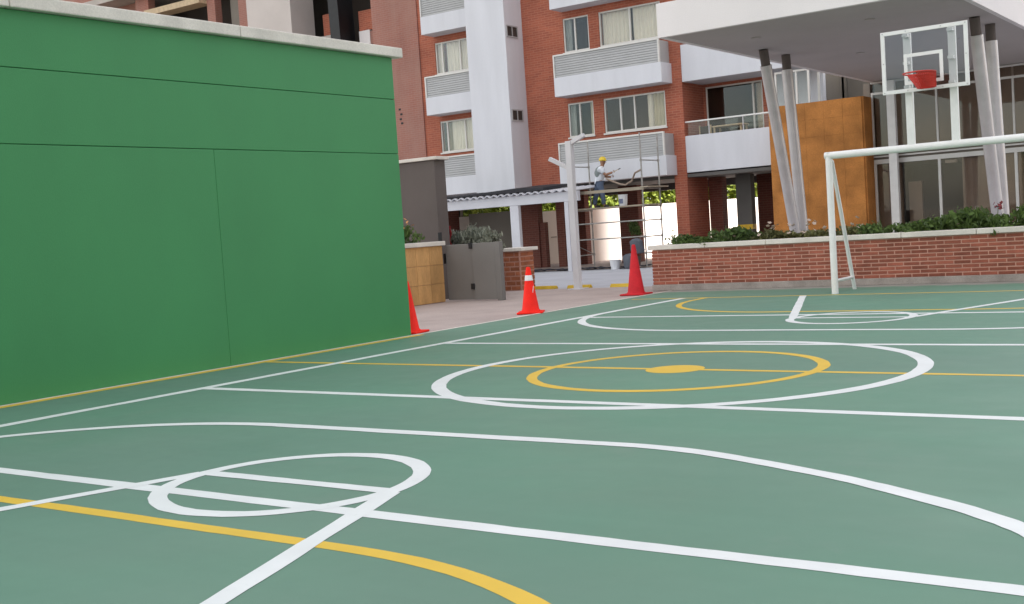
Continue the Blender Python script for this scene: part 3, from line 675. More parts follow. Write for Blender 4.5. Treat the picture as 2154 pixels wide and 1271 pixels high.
def wavy(x0, x1, z0, z1, y, amp=0.03, per=0.14, slant=0.0):
    mb = MB(); n = max(6, int((x1 - x0) / 0.03))
    for i in range(n):
        a, b = x0 + (x1 - x0) * i / n, x0 + (x1 - x0) * (i + 1) / n
        ya, yb = y + amp * math.sin(a / per * 6.28), y + amp * math.sin(b / per * 6.28)
        mb.quad((a, ya, z0), (b, yb, z0), (b + slant, yb, z1), (a + slant, ya, z1))
    return mb
def window(x0, x1, z0, z1, y, splits, parent, curtains=(), glass='glass', fr=0.045):
    mb = MB(); d0, d1 = y + 0.03, y + 0.09
    mb.box(x0, x1, d0, d1, z0, z0 + fr).box(x0, x1, d0, d1, z1 - fr, z1)
    xs = [x0] + [x0 + (x1 - x0) * s for s in splits] + [x1]
    mb.box(x0, x0 + fr, d0, d1, z0 + fr, z1 - fr).box(x1 - fr, x1, d0, d1, z0 + fr, z1 - fr)
    for x in xs[1:-1]: mb.box(x - fr * 0.6, x + fr * 0.6, d0, d1, z0 + fr, z1 - fr)
    mb.box(x0 - 0.03, x1 + 0.03, y - 0.05, y + 0.028, z0 - 0.05, z0 - 0.001)
    w = mb.build('window', 'frame', parent)
    for a, b in zip(xs[:-1], xs[1:]): MB().box(a + fr * 0.7, b - fr * 0.7, y + 0.055, y + 0.062, z0 + fr, z1 - fr).build('pane', glass, w)
    for c0, c1, m, dy in curtains:
        wavy(x0 + (x1 - x0) * c0, x0 + (x1 - x0) * c1, z0 + 0.02, z1 - 0.02, y + dy).build('curtain', m, w)
    return w
window(-20.62, -18.9, *WZ[1], FY, (0.17, 0.62), ab, ((0.0, 0.14, 'curtain', 0.2), (0.2, 0.97, 'curtain', 0.2)))
window(-20.62, -18.9, *WZ[0], FY, (0.17, 0.62), ab, ((0.24, 0.97, 'curtain', 0.2), (0.0, 0.12, 'tan_curtain', 0.5)))
window(-15.31, -14.35, *WZ[1], FY, (0.45,), ab, ((0.0, 0.22, 'teal_sheet', 0.18), (0.90, 1.0, 'tan_curtain', 0.18)))
window(-15.31, -14.35, *WZ[0], FY, (0.45,), ab, ((0.0, 0.2, 'teal_sheet', 0.18), (0.78, 1.0, 'tan_curtain', 0.18)))
window(-13.97, -11.78, *WZ[1], FY, (0.5,), ab, ((0.0, 0.47, 'curtain', 0.2), (0.52, 1.0, 'curtain', 0.16)))
window(-13.97, -11.78, *WZ[0], FY, (0.27, 0.50), ab, ((0.68, 0.76, 'curtain', 0.2), (0.77, 1.0, 'tan_curtain', 0.16)))

def louvre_balcony(x0, x1, zb, y0=22.3, side=True):
    b = MB().box(x0, x1, y0, FY - 0.002, zb, zb + 0.60).build('balcony', 'white_paint', ab, bevel=0.006)
    z0, z1 = zb + 0.605, zb + 1.27
    n = 9; h = (z1 - z0) / n
    sl = MB(); x2 = x1 - 0.09
    sl.add([(x0 + 0.05, y0 + 0.045, 0), (x2, y0 + 0.045, 0), (x2, y0 + 0.034, 0.008), (x0 + 0.05, y0 + 0.034, 0.008), (x0 + 0.05, y0 + 0.055, h * 0.9), (x2, y0 + 0.055, h * 0.9), (x2, y0 + 0.045, h * 0.9), (x0 + 0.05, y0 + 0.045, h * 0.9)],
           [(0, 3, 2, 1), (4, 5, 6, 7), (3, 7, 6, 2), (0, 1, 5, 4), (0, 4, 7, 3), (1, 2, 6, 5)])
    me = sl.mesh('louvre_slat'); me.materials.append(MT['louvre'])
    for k in range(n): inst('louvre_slat', me, b, (0, 0, z0 + k * h))
    MB().box(x0 + 0.045, x2, y0 + 0.057, y0 + 0.09, z0, z1).build('louvre_backing', 'louvre', b)
    MB().box(x0, x1 - 0.05, y0 + 0.005, y0 + 0.085, z1, z1 + 0.05).build('top_rail', 'frame', b)
    MB().box(x0, x0 + 0.045, y0 + 0.004, y0 + 0.08, z0, z1).build('edge_post', 'frame', b)
    if side:
        MB().box(x2, x2 + 0.045, y0 + 0.004, y0 + 0.08, z0, z1).build('edge_post', 'frame', b)
        MB().box(x2 + 0.012, x2 + 0.03, y0 + 0.08, FY - 0.004, z0, z1).build('side_panel', 'louvre', b)
for zb in (2.70, 5.49, 8.25):
    louvre_balcony(-15.33, -11.50, zb); louvre_balcony(-20.62, -18.475, zb, side=False)
MB().box(-18.47, -16.9, 22.0, FY + 0.01, 2.55, ROOF + 1.5).build('stair_tower', 'white_paint', ab, bevel=0.008)
tw = COL.objects[-1]
for zc_ in (7.81, 5.09, 10.55):
    mb = MB(); y0, y1, z0, z1 = 22.07, 22.70, zc_ - 0.19, zc_ + 0.19; xf = -16.895
    mb.box(xf, xf + 0.03, y0, y1, z0, z0 + 0.035).box(xf, xf + 0.03, y0, y1, z1 - 0.035, z1)
    for y in (y0, (y0 + y1) / 2 - 0.018, y1 - 0.035): mb.box(xf, xf + 0.03, y, y + 0.036, z0 + 0.035, z1 - 0.035)
    w = mb.build('stair_window', 'louvre', tw)
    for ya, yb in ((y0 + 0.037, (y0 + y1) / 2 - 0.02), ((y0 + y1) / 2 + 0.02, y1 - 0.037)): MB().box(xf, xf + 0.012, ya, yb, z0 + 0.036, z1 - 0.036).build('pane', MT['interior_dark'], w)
# recessed balconies at the right of the brick pier
XR0, XR1 = -11.178, -7.30
for k, zb in enumerate((2.74, 5.49, 8.26, 11.0)):
    p = MB().box(XR0, XR1, FY, FY + 0.14, zb, zb + 1.11).build('balcony', 'white_paint', ab, bevel=0.006)
    MB().box(XR0, XR1, FY + 0.141, 24.39, zb, zb + 0.16).build('balcony_floor', 'white_paint', p)
    MB().tube([(XR0, FY + 0.07, zb + 1.53), (XR1, FY + 0.07, zb + 1.53)], 0.025, 8).build('hand_rail', 'white_steel', p)
    for x in (-10.4, -9.3, -8.3): MB().box(x - 0.012, x + 0.012, FY + 0.055, FY + 0.08, zb + 1.11, zb + 1.51).build('rail_post', 'steel', p)
    for x in (-11.1, -10.37, -9.27, -8.27): MB().box(x, x + 0.9, FY + 0.064, FY + 0.072, zb + 1.13, zb + 1.49).build('pane', 'glass', p)
hr = [(-11.09, -9.20, 3.0, 5.40), (-11.09, -9.20, 5.8, 8.15)]
holes_wall(MB(), XR0, -9.0, 2.70, ROOF, 24.4, 24.6, hr).build('wall', 'facade_brick', ab)
MB().box(-9.0, XR1, 24.4, 24.6, 2.70, ROOF).build('wall', 'white_paint', ab)
for z0, z1 in ((3.0, 5.40), (5.8, 8.15)):
    window(-11.09, -9.20, z0, z1, 24.4, (0.83,), ab, ((0.85, 1.0, 'curtain', 0.15),), 'tint_glass')
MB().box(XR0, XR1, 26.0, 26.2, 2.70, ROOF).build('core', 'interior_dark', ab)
MB().box(XR1 - 0.2, XR1, 24.62, 27.0, 2.70, ROOF).build('wall', 'side_wall', ab)
MB().box(-23.4, XR1, 26.98, 27.2, 2.60, ROOF).build('wall', 'facade_brick', ab)
# glazed screen at the right end of the first recessed balcony
mb = MB().box(-8.3, -7.28, FY + 0.16, FY + 0.22, 5.34, 5.40)
for x in (-8.3, -7.68, -7.32): mb.box(x, x + 0.05, FY + 0.16, FY + 0.22, 3.85, 5.34)
sw = mb.build('glazed_screen', 'frame', ab)
for a, b in ((-8.25, -7.68), (-7.63, -7.32)): MB().box(a + 0.01, b - 0.01, FY + 0.185, FY + 0.192, 3.9, 5.33).build('pane', 'glass', sw)
MB().box(-7.30, -7.24, 23.9, 23.96, 3.85, 5.4).build('side_post', 'frame', ab)
# ground-floor piers
for x0, x1, y0, y1, m in ((-18.60, -17.55, 24.2, 24.5, 'shaded_brick'), (-16.80, -16.50, 24.2, 24.5, 'shaded_brick'), (-17.00, -16.50, 25.6, 25.9, 'shaded_brick'), (-15.12, -14.38, 25.6, 25.9, 'shaded_brick'), (-11.25, -10.80, 24.6, 24.95, 'shaded_brick'), (-10.05, -9.45, 25.6, 25.9, 'shaded_brick'), (-22.6, -21.3, FY + 0.3, 24.6, 'shaded_brick')):
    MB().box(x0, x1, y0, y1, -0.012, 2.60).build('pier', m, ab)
pc = MB().box(-10.15, -9.66, 24.2, 24.5, -0.012, 2.60).build('pier', 'column_grey', ab)
MB().box(-10.153, -9.657, 24.197, 24.503, 0.90, 1.05).build('yellow_band', 'yellow_stop', pc)
MB().box(-17.548, -17.32, 24.25, 24.45, -0.012, 1.55).build('low_wall', 'shaded_brick', ab)
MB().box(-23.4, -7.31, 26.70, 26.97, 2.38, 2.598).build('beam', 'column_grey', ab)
MB().box(-21.3, -18.65, 25.2, 25.4, -0.012, 2.05).build('low_wall', 'side_wall', ab)
MB().box(-8.3, -7.30, 23.3, 27, -0.012, 2.60).build('low_wall', 'side_wall', ab)
# furniture on the first recessed balcony
t = thing('balcony_chair', 'pale wooden chair with dark seat back behind the first balcony glass', 'chair', (-10.85, 23.6, 2.905))
for x in (-11.05, -10.68):
    for y in (23.42, 23.78): MB().box(x - 0.02, x + 0.02, y - 0.02, y + 0.02, 2.905, 3.33 if y < 23.6 else 4.18).build('leg', 'wood_light', t)
MB().box(-11.08, -10.65, 23.39, 23.76, 3.33, 3.37).build('seat', 'wood_light', t); MB().box(-11.03, -10.70, 23.765, 23.795, 3.60, 4.15).build('backrest', 'interior_dark', t)
t = thing('balcony_table', 'pale wooden table beside the chair on the first balcony', 'table', (-9.9, 23.6, 2.905))
MB().box(-10.45, -9.45, 23.35, 23.85, 4.05, 4.09).build('table_top', 'wood_light', t)
for x in (-10.38, -9.52):
    for y in (23.4, 23.8): MB().box(x - 0.025, x + 0.025, y - 0.025, y + 0.025, 2.905, 4.05).build('leg', 'wood_light', t)

# ------------------------------------------------------------------ lean-to roof in front of the block
pg = thing('lean_to_roof', 'pale steel lean-to with corrugated roof before the stair tower', 'shelter', (-15.9, 20.6, 0))
MB().box(-19.5, -13.55, 20.42, 20.58, 2.10, 2.40).build('beam', 'pergola', pg, bevel=0.008)
for x in (-15.90, -13.98): MB().box(x - (0.16 if x < -15 else 0.07), x + (0.16 if x < -15 else 0.07), 20.43, 20.57, -0.012, 2.098).build('post', 'pergola', pg, bevel=0.008)
nwav = 120; mb = MB(); xs = [-19.5 + 5.9 * i / nwav for i in range(nwav + 1)]
def cz(x): return 0.035 * math.sin(x / 0.26 * 6.283)
for i in range(nwav):
    a, b = xs[i], xs[i + 1]
    mb.quad((a, 20.30, 2.445 + cz(a)), (b, 20.30, 2.445 + cz(b)), (b, 21.95, 2.56 + cz(b)), (a, 21.95, 2.56 + cz(a)))
o = mb.build('corrugated_sheet', 'pergola', pg); sd = o.modifiers.new('thickness', 'SOLIDIFY'); sd.thickness = 0.02
mb = MB(); pts = [(-19.5, 0.0), (-18.6, 0.015), (-17.8, 0.01), (-17.2, 0.04), (-16.6, 0.06), (-15.9, 0.085), (-15.4, 0.08), (-14.75, 0.05)]
for (xa, za), (xb, zb) in zip(pts[:-1], pts[1:]): mb.add([(xa, 20.40, 2.50), (xb, 20.40, 2.50), (xb, 21.9, 2.61), (xa, 21.9, 2.61), (xa, 20.40, 2.535 + za), (xb, 20.40, 2.535 + zb), (xb, 21.9, 2.645 + zb), (xa, 21.9, 2.645 + za)], [(0, 3, 2, 1), (4, 5, 6, 7), (0, 1, 5, 4), (1, 2, 6, 5), (2, 3, 7, 6), (3, 0, 4, 7)])
mb.build('dark_cover', 'dark_roof', pg)

# ------------------------------------------------------------------ unfinished block at the left
ub = thing('unfinished_block', 'unfinished concrete and brick block seen over the green wall', 'building', (-32, 27, 0))
UY = 25.0
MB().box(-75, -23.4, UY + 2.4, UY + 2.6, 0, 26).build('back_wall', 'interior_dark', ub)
MB().box(-46, -23.45, UY + 0.15, UY + 2.4, 8.35, 8.55).build('floor_slab', 'concrete_raw', ub)
MB().box(-75, -23.45, UY - 0.5, UY + 2.39, 13.0, 13.25).build('floor_slab', 'concrete_raw', ub)
MB().box(-38.2, -34.5, UY - 0.45, UY + 0.3, 11.95, 12.2).build('beam', 'wood_light', ub)
MB().box(-75, -23.45, UY, UY + 0.2, 13.25, 26).build('wall', 'pink_brick', ub)
MB().box(-75, -39.4, UY + 0.6, UY + 0.8, 8.9, 12.99).build('infill', 'pink_brick', ub)
MB().box(-75, -23.45, UY, UY + 0.2, 0, 8.9).build('wall', 'pink_brick', ub)
for x0, x1, m in ((-39.3, -38.4, 'pink_brick'), (-34.5, -34.0, 'pink_brick'), (-32.55, -31.12, 'pink_brick'), (-43.5, -42.5, 'pink_brick'), (-24.62, -23.42, 'pink_brick')):
    MB().box(x0, x1, UY - 0.02, UY + 0.35, 8.9, 12.99).build('column', m, ub)
MB().box(-31.11, -28.62, UY - 0.9, UY + 0.4, 4, 20).build('stair_shaft', 'shaft_render', ub)
MB().box(-28.0, -27.15, UY + 0.25, UY + 0.45, 9.6, 10.45).build('infill', 'facade_brick', ub)
MB().box(-25.88, -25.08, UY + 0.02, UY + 0.25, 9.45, 10.22).build('infill', 'facade_brick', ub)
MB().box(-28.1, -27.0, UY + 0.1, UY + 0.6, 8.9, 9.58).build('sill', 'concrete_raw', ub)
MB().box(-25.85, -25.3, UY - 0.05, UY + 0.3, 8.9, 9.44).build('sill', 'fascia', ub)
MB().box(-25.29, -24.63, UY - 0.04, UY + 0.3, 8.9, 9.36).build('infill', 'pink_brick', ub)
ch = MB().bar((-26.50, UY - 0.35, 12.7), (-26.36, UY - 0.35, 6.0), 0.85, 0.5).build('rubble_chute', 'black', ub)
MB().bar((-26.42, UY - 0.62, 12.7), (-26.30, UY - 0.62, 6.0), 0.03, 0.03).build('rope', 'louvre', ch)
MB().box(-33.6, -33.1, UY + 0.5, UY + 0.8, 8.9, 12.7).build('pipe_duct', 'side_wall', ub)
MB().box(-33.9, -32.6, UY + 0.2, UY + 0.35, 8.9, 10.2).build('infill', 'interior', ub)

# ------------------------------------------------------------------ pavilion with canopy
pa = thing('pavilion', 'glazed pavilion with a big flat canopy and orange stone wall', 'building', (-2.8, 18, 0))
CX0, CX1, CY0, CY1, CZ = -5.39, -0.15, 10.42, 27.0, 4.71
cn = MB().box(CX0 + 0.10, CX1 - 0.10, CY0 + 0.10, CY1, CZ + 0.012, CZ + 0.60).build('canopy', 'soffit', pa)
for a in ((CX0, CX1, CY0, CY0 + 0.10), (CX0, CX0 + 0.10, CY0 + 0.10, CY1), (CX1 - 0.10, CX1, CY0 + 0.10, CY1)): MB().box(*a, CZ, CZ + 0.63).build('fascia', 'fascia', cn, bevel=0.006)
spot = MB().lathe([(0.09, 0), (0.09, -0.02), (0.06, -0.022)], (0, 0, 0), 16).mesh('downlight'); spot.materials.append(MT['soffit'])
for x, y in ((-4.2, 12.2), (-2.0, 12.2), (-3.6, 16.5), (-1.6, 16.5)): inst('downlight', spot, cn, (x, y, CZ + 0.010))
for x, bx in ((-4.76, -4.66), (-0.58, -0.52)):
    for ty, by in ((13.88, 15.18), (15.10, 15.46)):
        c = MB().tube([(bx, by, -0.012), (x, ty + (by - ty) * 0.07, CZ - 0.31)], 0.115, 24, 0.118).build('column', 'steel', pa, smooth=True)
        MB().tube([(x, ty + (by - ty) * 0.07, CZ - 0.31), (x, ty, CZ + 0.01)], 0.095, 20).build('column_head', 'grey_render', c, smooth=True)
st = MB().box(-8.05, -5.40, 22.03, 22.68, -0.012, 4.31).build('stone_wall', 'sandstone', pa)
stile = MB().box(0, 0.525, 0, 0.03, 0, 0.475).mesh('stone_tile'); stile.materials.append(MT['sandstone'])
for r in range(9):
    for k in range(5): inst('stone_tile', stile, st, (-8.07 + k * 0.5285 + 0.01, 22.0 - random.uniform(0, 0.003), 0.005 + r * 0.4785))
sts = MB().box(0, 0.03, 0, 0.325, 0, 0.475).mesh('stone_tile'); sts.materials.append(MT['sandstone'])
for r in range(9):
    for k in range(2): inst('stone_tile', sts, st, (-5.402, 22.035 + k * 0.3285, 0.005 + r * 0.4785))
GYY = 22.70
gf = MB()
for z0, z1 in ((2.48, 2.60), (2.66, 2.70), (2.76, 2.86), (4.36, 4.42), (4.66, 4.708), (0.0, 0.08)): gf.box(-5.38, 3.0, GYY - 0.02, GYY + 0.06, z0, z1)
gl = gf.build('glazing_frame', 'frame', pa)
MX = (-5.38, -3.68, -1.78, 0.15, 2.05, 2.95)
for x in MX:
    MB().box(x, x + 0.07, GYY - 0.018, GYY + 0.058, 0.08, 2.48).build('mullion', 'frame', gl); MB().box(x, x + 0.05, GYY - 0.018, GYY + 0.058, 2.86, 4.36).build('mullion', 'frame', gl)
for a, b in zip(MX[:-1], MX[1:]):
    MB().box(a + 0.072, b - 0.002, GYY + 0.015, GYY + 0.022, 0.082, 2.478).build('pane', 'tint_glass', gl)
    MB().box(a + 0.052, b - 0.002, GYY + 0.015, GYY + 0.022, 2.862, 4.358).build('pane', 'tint_glass', gl)
    MB().box(a + 0.052, b - 0.002, GYY + 0.015, GYY + 0.022, 4.422, 4.658).build('pane', 'tint_glass', gl)
MB().box(-4.88, -4.66, 22.40, 22.56, -0.012, 4.68).build('down_pipe', 'white_steel', pa, bevel=0.012)
MB().box(-5.38, 3.0, GYY + 0.07, 26.48, 2.48, 2.86).build('floor_slab', 'interior', pa)
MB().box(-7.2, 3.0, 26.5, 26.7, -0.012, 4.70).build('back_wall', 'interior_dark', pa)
MB().box(-5.6, -5.42, 22.75, 26.49, -0.012, 4.70).build('partition', 'interior', pa)
MB().box(-3.15, 3.0, 23.02, 23.15, -0.012, 2.478).build('partition', 'lobby_wall', pa)
MB().box(-5.40, 3.0, 23.1, 23.25, 2.861, 4.70).build('partition', 'lobby_wall', pa)
MB().box(-2.87, -2.76, 23.002, 23.018, 1.06, 1.18).build('wall_socket', 'fascia', pa)
MB().box(-4.65, -4.30, 23.3, 23.4, -0.012, 1.95).build('door_leaf', 'lobby_wall', pa)
MB().box(-5.40, -4.75, 23.02, 23.15, -0.012, 2.478).build('partition', 'lobby_wall', pa)
MB().box(3.0, 3.15, 22.4, 26.7, -0.012, 4.70).build('end_wall', 'white_paint', pa)
MB().box(-3.52, -3.25, 22.80, 22.98, 2.36, 2.44).build('wall_lamp', 'fascia', pa)
MB().box(-7.29, -5.41, 26.5, 26.7, 4.71, 7.5).build('back_wall', 'side_wall', pa)

# ------------------------------------------------------------------ scaffold, painter and tools
sf = thing('scaffold', 'grey tube scaffold tower standing against the apartment block', 'scaffold', (-12.9, 21.5, 0))
SX = (-14.10, -11.66); SY = (21.0, 22.08)
for x in SX:
    for y in SY: MB().tube([(x, y, -0.012), (x, y, 3.95)], 0.024, 8).build('upright', 'scaffold', sf, smooth=True)
    for z in (0.42, 0.90, 1.38, 1.795, 2.32, 3.15): MB().tube([(x, SY[0], z), (x, SY[1], z)], 0.018, 8).build('rung', 'scaffold', sf, smooth=True)
for z in (0.90, 1.38): MB().tube([(SX[0], SY[0] - 0.03, z), (SX[1], SY[0] - 0.03, z + 0.01)], 0.020, 8).build('ledger', 'scaffold', sf, smooth=True)
MB().tube([(SX[0], SY[0] + 0.05, 0.75), (SX[0], SY[1], 0.43)], 0.014, 8).build('brace', 'scaffold', sf, smooth=True)
cpl = MB().box(-0.035, 0.035, -0.035, 0.035, -0.035, 0.035).mesh('coupler'); cpl.materials.append(MT['scaffold'])
for x in SX:
    for y in SY:
        for z in (0.42, 0.90, 1.38, 1.795, 2.32, 3.15): inst('coupler', cpl, sf, (x, y, z), (0, 0, 0.5))
for k in range(3):
    y = 21.10 + k * 0.30; MB().box(SX[0] - 0.12, SX[1] + 0.12, y, y + 0.27, 1.815, 1.858).build('plank', 'plank', sf, bevel=0.004)
MB().box(SX[0] - 0.25, SX[1] + 0.08, 20.93, 20.972, 2.28, 2.37).build('toe_board', 'plank', sf)
MB().box(SX[1] - 0.02, SX[1] + 0.24, 20.9, 22.2, 2.342, 2.38).build('plank', 'plank', sf)
bk = thing('paint_bucket', 'white paint bucket with a blue label on the scaffold platform', 'bucket', (-12.62, 21.5, 1.858))
MB().lathe([(0.115, 1.859), (0.118, 1.868), (0.142, 2.178), (0.150, 2.183), (0.150, 2.198), (0.135, 2.198), (0.110, 1.893)], (-12.62, 21.5, 0), 24).build('pail', 'bucket', bk, smooth=True)
mb = MB()
for k in range(8):
    a0, a1 = R_(-125 + k * 8), R_(-125 + (k + 1) * 8)
    f_ = lambda a, z: (-12.62 + (0.119 + (z - 1.868) * 0.077 + 0.002) * math.cos(a), 21.5 + (0.119 + (z - 1.868) * 0.077 + 0.002) * math.sin(a), z)
    mb.quad(f_(a0, 1.93), f_(a1, 1.93), f_(a1, 2.07), f_(a0, 2.07))
mb.build('label_patch', 'blue_label', bk)
MB().tube([(-12.62 + 0.15 * math.cos(t), 21.5 - 0.02, 2.183 - 0.10 * math.sin(t)) for t in (math.pi * k / 12 for k in range(13))], 0.004, 5).build('handle', 'steel', bk)
hz = MB().tube([(-13.05, 21.30, 2.72), (-12.80, 21.3, 2.60), (-12.55, 21.3, 2.50), (-12.38, 21.3, 2.47), (-12.15, 21.28, 2.58), (-12.02, 21.25, 2.80), (-11.72, 21.05, 2.86)], 0.028, 8).build('hose', 'hose', smooth=True)
tag(hz, 'sagging brown hose hanging between painter and scaffold upright', 'hose')
tp = MB(); nx, ny = 40, 6
P = [[(-16.2 + 4.5 * i / nx, 20.75 + 0.75 * j / ny + 0.08 * math.sin(i * 0.7), 0.012 + 0.05 * abs(math.sin(i * 0.9 + j * 1.3)) * (0.3 + random.random())) for j in range(ny + 1)] for i in range(nx + 1)]
for i in range(nx):
    for j in range(ny): tp.quad(P[i][j], P[i + 1][j], P[i + 1][j + 1], P[i][j + 1])
o = tp.build('tarp', 'tarp'); tag(o, 'dark crumpled tarp on the ground under the scaffold', 'tarp')
for i, (x, y, z, s) in enumerate(((-11.98, 20.62, -0.01, 1.0), (-11.80, 20.72, 0.42, 0.9))):
    mb = MB(); n = 20; prof = [(0.02, 0.0), (0.19, 0.01), (0.23, 0.10), (0.20, 0.25), (0.22, 0.36), (0.14, 0.43), (0.03, 0.45)]
    vs = []; fs = []
    for r, zz in prof:
        for k in range(n):
            a = 2 * math.pi * k / n; rr = r * s * (1 + 0.12 * math.sin(3 * a + zz * 9) + 0.05 * math.sin(7 * a))
            vs.append((x + rr * math.cos(a), y + rr * 0.8 * math.sin(a), z + zz))
    for q in range(len(prof) - 1):
        for k in range(n): fs.append((q * n + k, q * n + (k + 1) % n, (q + 1) * n + (k + 1) % n, (q + 1) * n + k))
    o = mb.add(vs, fs).build('sack', 'sack', smooth=True); tag(o, ['grey blue sack on the ground behind the tall faded cone', 'grey blue sack lying on top of the other sack'][i], 'sack', 'sacks at the scaffold foot')
t = thing('small_tub', 'small white tub on the ground left of the tall cone', 'tub', (-12.55, 20.7, 0))
MB().lathe([(0.13, -0.012), (0.17, 0.25), (0.18, 0.27), (0.15, 0.27), (0.11, 0.02)], (-12.55, 20.7, 0), 20).build('pail', 'bucket', t, smooth=True)
t = thing('potted_bush', 'green bush on a thin stem before the dark brick pier', 'bush', (-12.95, 22.7, 0))
MB().lathe([(0.12, -0.012), (0.17, 0.28), (0.15, 0.28), (0.13, 0.2)], (-12.95, 22.7, 0), 16).build('pot', 'grey_render', t, smooth=True)
MB().tube([(-12.95, 22.7, 0.2), (-12.93, 22.7, 0.6), (-12.96, 22.7, 1.0)], 0.02, 6).build('stem', 'bark', t)
inst('foliage', shrub_mesh(2, 'leaf_dark'), t, (-12.95, 22.7, 0.95), None, (0.65, 0.6, 1.3))

def skin(name, pts, edges, mat, parent, off, root=0, sub=2):
    me = bpy.data.meshes.new(name); me.from_pydata([Vector(p[:3]) for p in pts], edges, [])
    me.materials.append(MT[mat]); o = bpy.data.objects.new(name, me); COL.objects.link(o)
    if parent is not None: o.parent = parent
    o.location = off
    md = o.modifiers.new('skin', 'SKIN'); md.use_smooth_shade = True
    lay = me.skin_vertices[0].data
    for i, p in enumerate(pts):
        r = p[3]; lay[i].radius = (r, r) if not isinstance(r, tuple) else r
    lay[root].use_root = True
    sb = o.modifiers.new('sub', 'SUBSURF'); sb.levels = sub; sb.render_levels = sub
    return o
# local frame: +x is where the painter faces (towards the bracket of the balcony), figure 1.66 m tall
pr_ = thing('person', 'person in yellow helmet, white shirt, grey vest and jeans painting from the scaffold', 'person', (-13.42, 21.50, 1.859))
pr_.rotation_euler = (0, 0, R_(28)); pr_.scale = (0.90, 0.90, 0.90)
J = [(0.0, 0, 0.86, 0.125), (0.03, 0, 1.02, 0.120), (0.075, 0, 1.20, 0.138), (0.11, 0, 1.33, 0.118), (0.135, 0, 1.40, 0.066), (0.155, 0, 1.45, 0.072), (0.17, 0, 1.53, 0.108), (0.17, 0, 1.61, 0.098),
     (-0.03, 0.09, 0.80, 0.098), (-0.12, 0.11, 0.46, 0.068), (-0.21, 0.12, 0.10, 0.044), (-0.15, 0.125, 0.035, 0.04), (-0.03, 0.13, 0.028, 0.03),
     (0.03, -0.09, 0.80, 0.098), (0.10, -0.11, 0.46, 0.068), (0.13, -0.12, 0.10, 0.044), (0.16, -0.125, 0.035, 0.04), (0.28, -0.13, 0.028, 0.03),
     (0.11, 0.185, 1.30, 0.068), (0.17, 0.23, 1.06, 0.052), (0.38, 0.18, 1.02, 0.040), (0.43, 0.17, 1.025, 0.034),
     (0.11, -0.185, 1.30, 0.068), (0.23, -0.22, 1.08, 0.052), (0.44, -0.16, 1.14, 0.040), (0.49, -0.15, 1.16, 0.034)]
Ed = [(0, 1), (1, 2), (2, 3), (3, 4), (4, 5), (5, 6), (6, 7), (0, 8), (8, 9), (9, 10), (10, 11), (11, 12), (0, 13), (13, 14), (14, 15), (15, 16), (16, 17), (3, 18), (18, 19), (19, 20), (20, 21), (3, 22), (22, 23), (23, 24), (24, 25)]
body = skin('body', J, Ed, 'skin', pr_, (0, 0, 0))
def hand(c, d, side):
    c, d = Vector(c), Vector(d).normalized(); s = Vector((0, 0, 1)).cross(d).normalized() * side; u = d.cross(s)
    for k in range(4):
        b = c + d * 0.03 + Vector((0, 0, 1)) * (0.026 - 0.017 * k); l = (0.062, 0.07, 0.066, 0.05)[k]
        skin('finger', [(*b, 0.009), (*(b + d * l * 0.55), 0.008), (*(b + d * l * 0.75 + s * l * 0.4), 0.007)], [(0, 1), (1, 2)], 'skin', pr_, (0, 0, 0), 0, 1)
    b = c + Vector((0, 0, 0.025)); skin('thumb', [(*b, 0.010), (*(b + d * 0.03 + Vector((0, 0, 0.025))), 0.009), (*(b + d * 0.05 + s * 0.02 + Vector((0, 0, 0.03))), 0.008)], [(0, 1), (1, 2)], 'skin', pr_, (0, 0, 0), 0, 1)
hand((0.43, 0.17, 1.025), (1, -0.1, 0.05), -1); hand((0.49, -0.15, 1.16), (1, 0.15, 0.3), 1)
Sh = [(0.0, 0, 0.74, 0.170), (0.0, 0, 0.84, 0.175), (0.03, 0, 1.02, 0.168), (0.075, 0, 1.20, 0.178), (0.11, 0, 1.33, 0.150), (0.13, 0, 1.385, 0.085), (0.11, 0.195, 1.29, 0.092), (0.155, 0.225, 1.12, 0.080), (0.11, -0.195, 1.29, 0.092), (0.20, -0.215, 1.13, 0.080)]
skin('shirt', Sh, [(0, 1), (1, 2), (2, 3), (3, 4), (4, 5), (4, 6), (6, 7), (4, 8), (8, 9)], 'shirt', pr_, (0, 0, 0))
Je = [(0.0, 0, 0.95, 0.155), (-0.03, 0.092, 0.78, 0.130), (-0.12, 0.112, 0.46, 0.094), (-0.205, 0.122, 0.08, 0.074), (0.03, -0.092, 0.78, 0.130), (0.10, -0.112, 0.46, 0.094), (0.13, -0.122, 0.08, 0.074)]
skin('jeans', Je, [(0, 1), (1, 2), (2, 3), (0, 4), (4, 5), (5, 6)], 'jeans', pr_, (0, 0, 0))
for nm, ft in (('shoe', [(-0.22, 0.122, 0.04, 0.052), (-0.13, 0.126, 0.036, 0.048), (0.0, 0.132, 0.030, 0.036)]), ('shoe', [(0.11, -0.122, 0.04, 0.052), (0.19, -0.126, 0.036, 0.048), (0.31, -0.132, 0.030, 0.036)])):
    skin(nm, ft, [(0, 1), (1, 2)], 'black', pr_, (0, 0, 0), 0, 1)
def add_local(mb, name, mat, smooth=True):
    me = mb.mesh(name); me.materials.append(MT[mat])
    if smooth:
        for p in me.polygons: p.use_smooth = True
    o = bpy.data.objects.new(name, me); COL.objects.link(o); o.parent = pr_; return o
mb = MB(); prof = [(0.128, 0.0), (0.128, 0.02), (0.121, 0.06), (0.098, 0.105), (0.058, 0.132), (0.012, 0.142)]
mb.lathe(prof, (0.165, 0, 1.575), 20); mb.add([(0.165 + (0.128 + 0.05 * max(0, math.cos(t)) * s_) * math.cos(t), (0.128 + 0.05 * max(0, math.cos(t)) * s_) * math.sin(t), 1.578 - 0.012 * s_) for s_ in (0, 1) for t in (R_(-70 + 10 * k) for k in range(15))], [(k, k + 1, k + 16, k + 15) for k in range(14)])
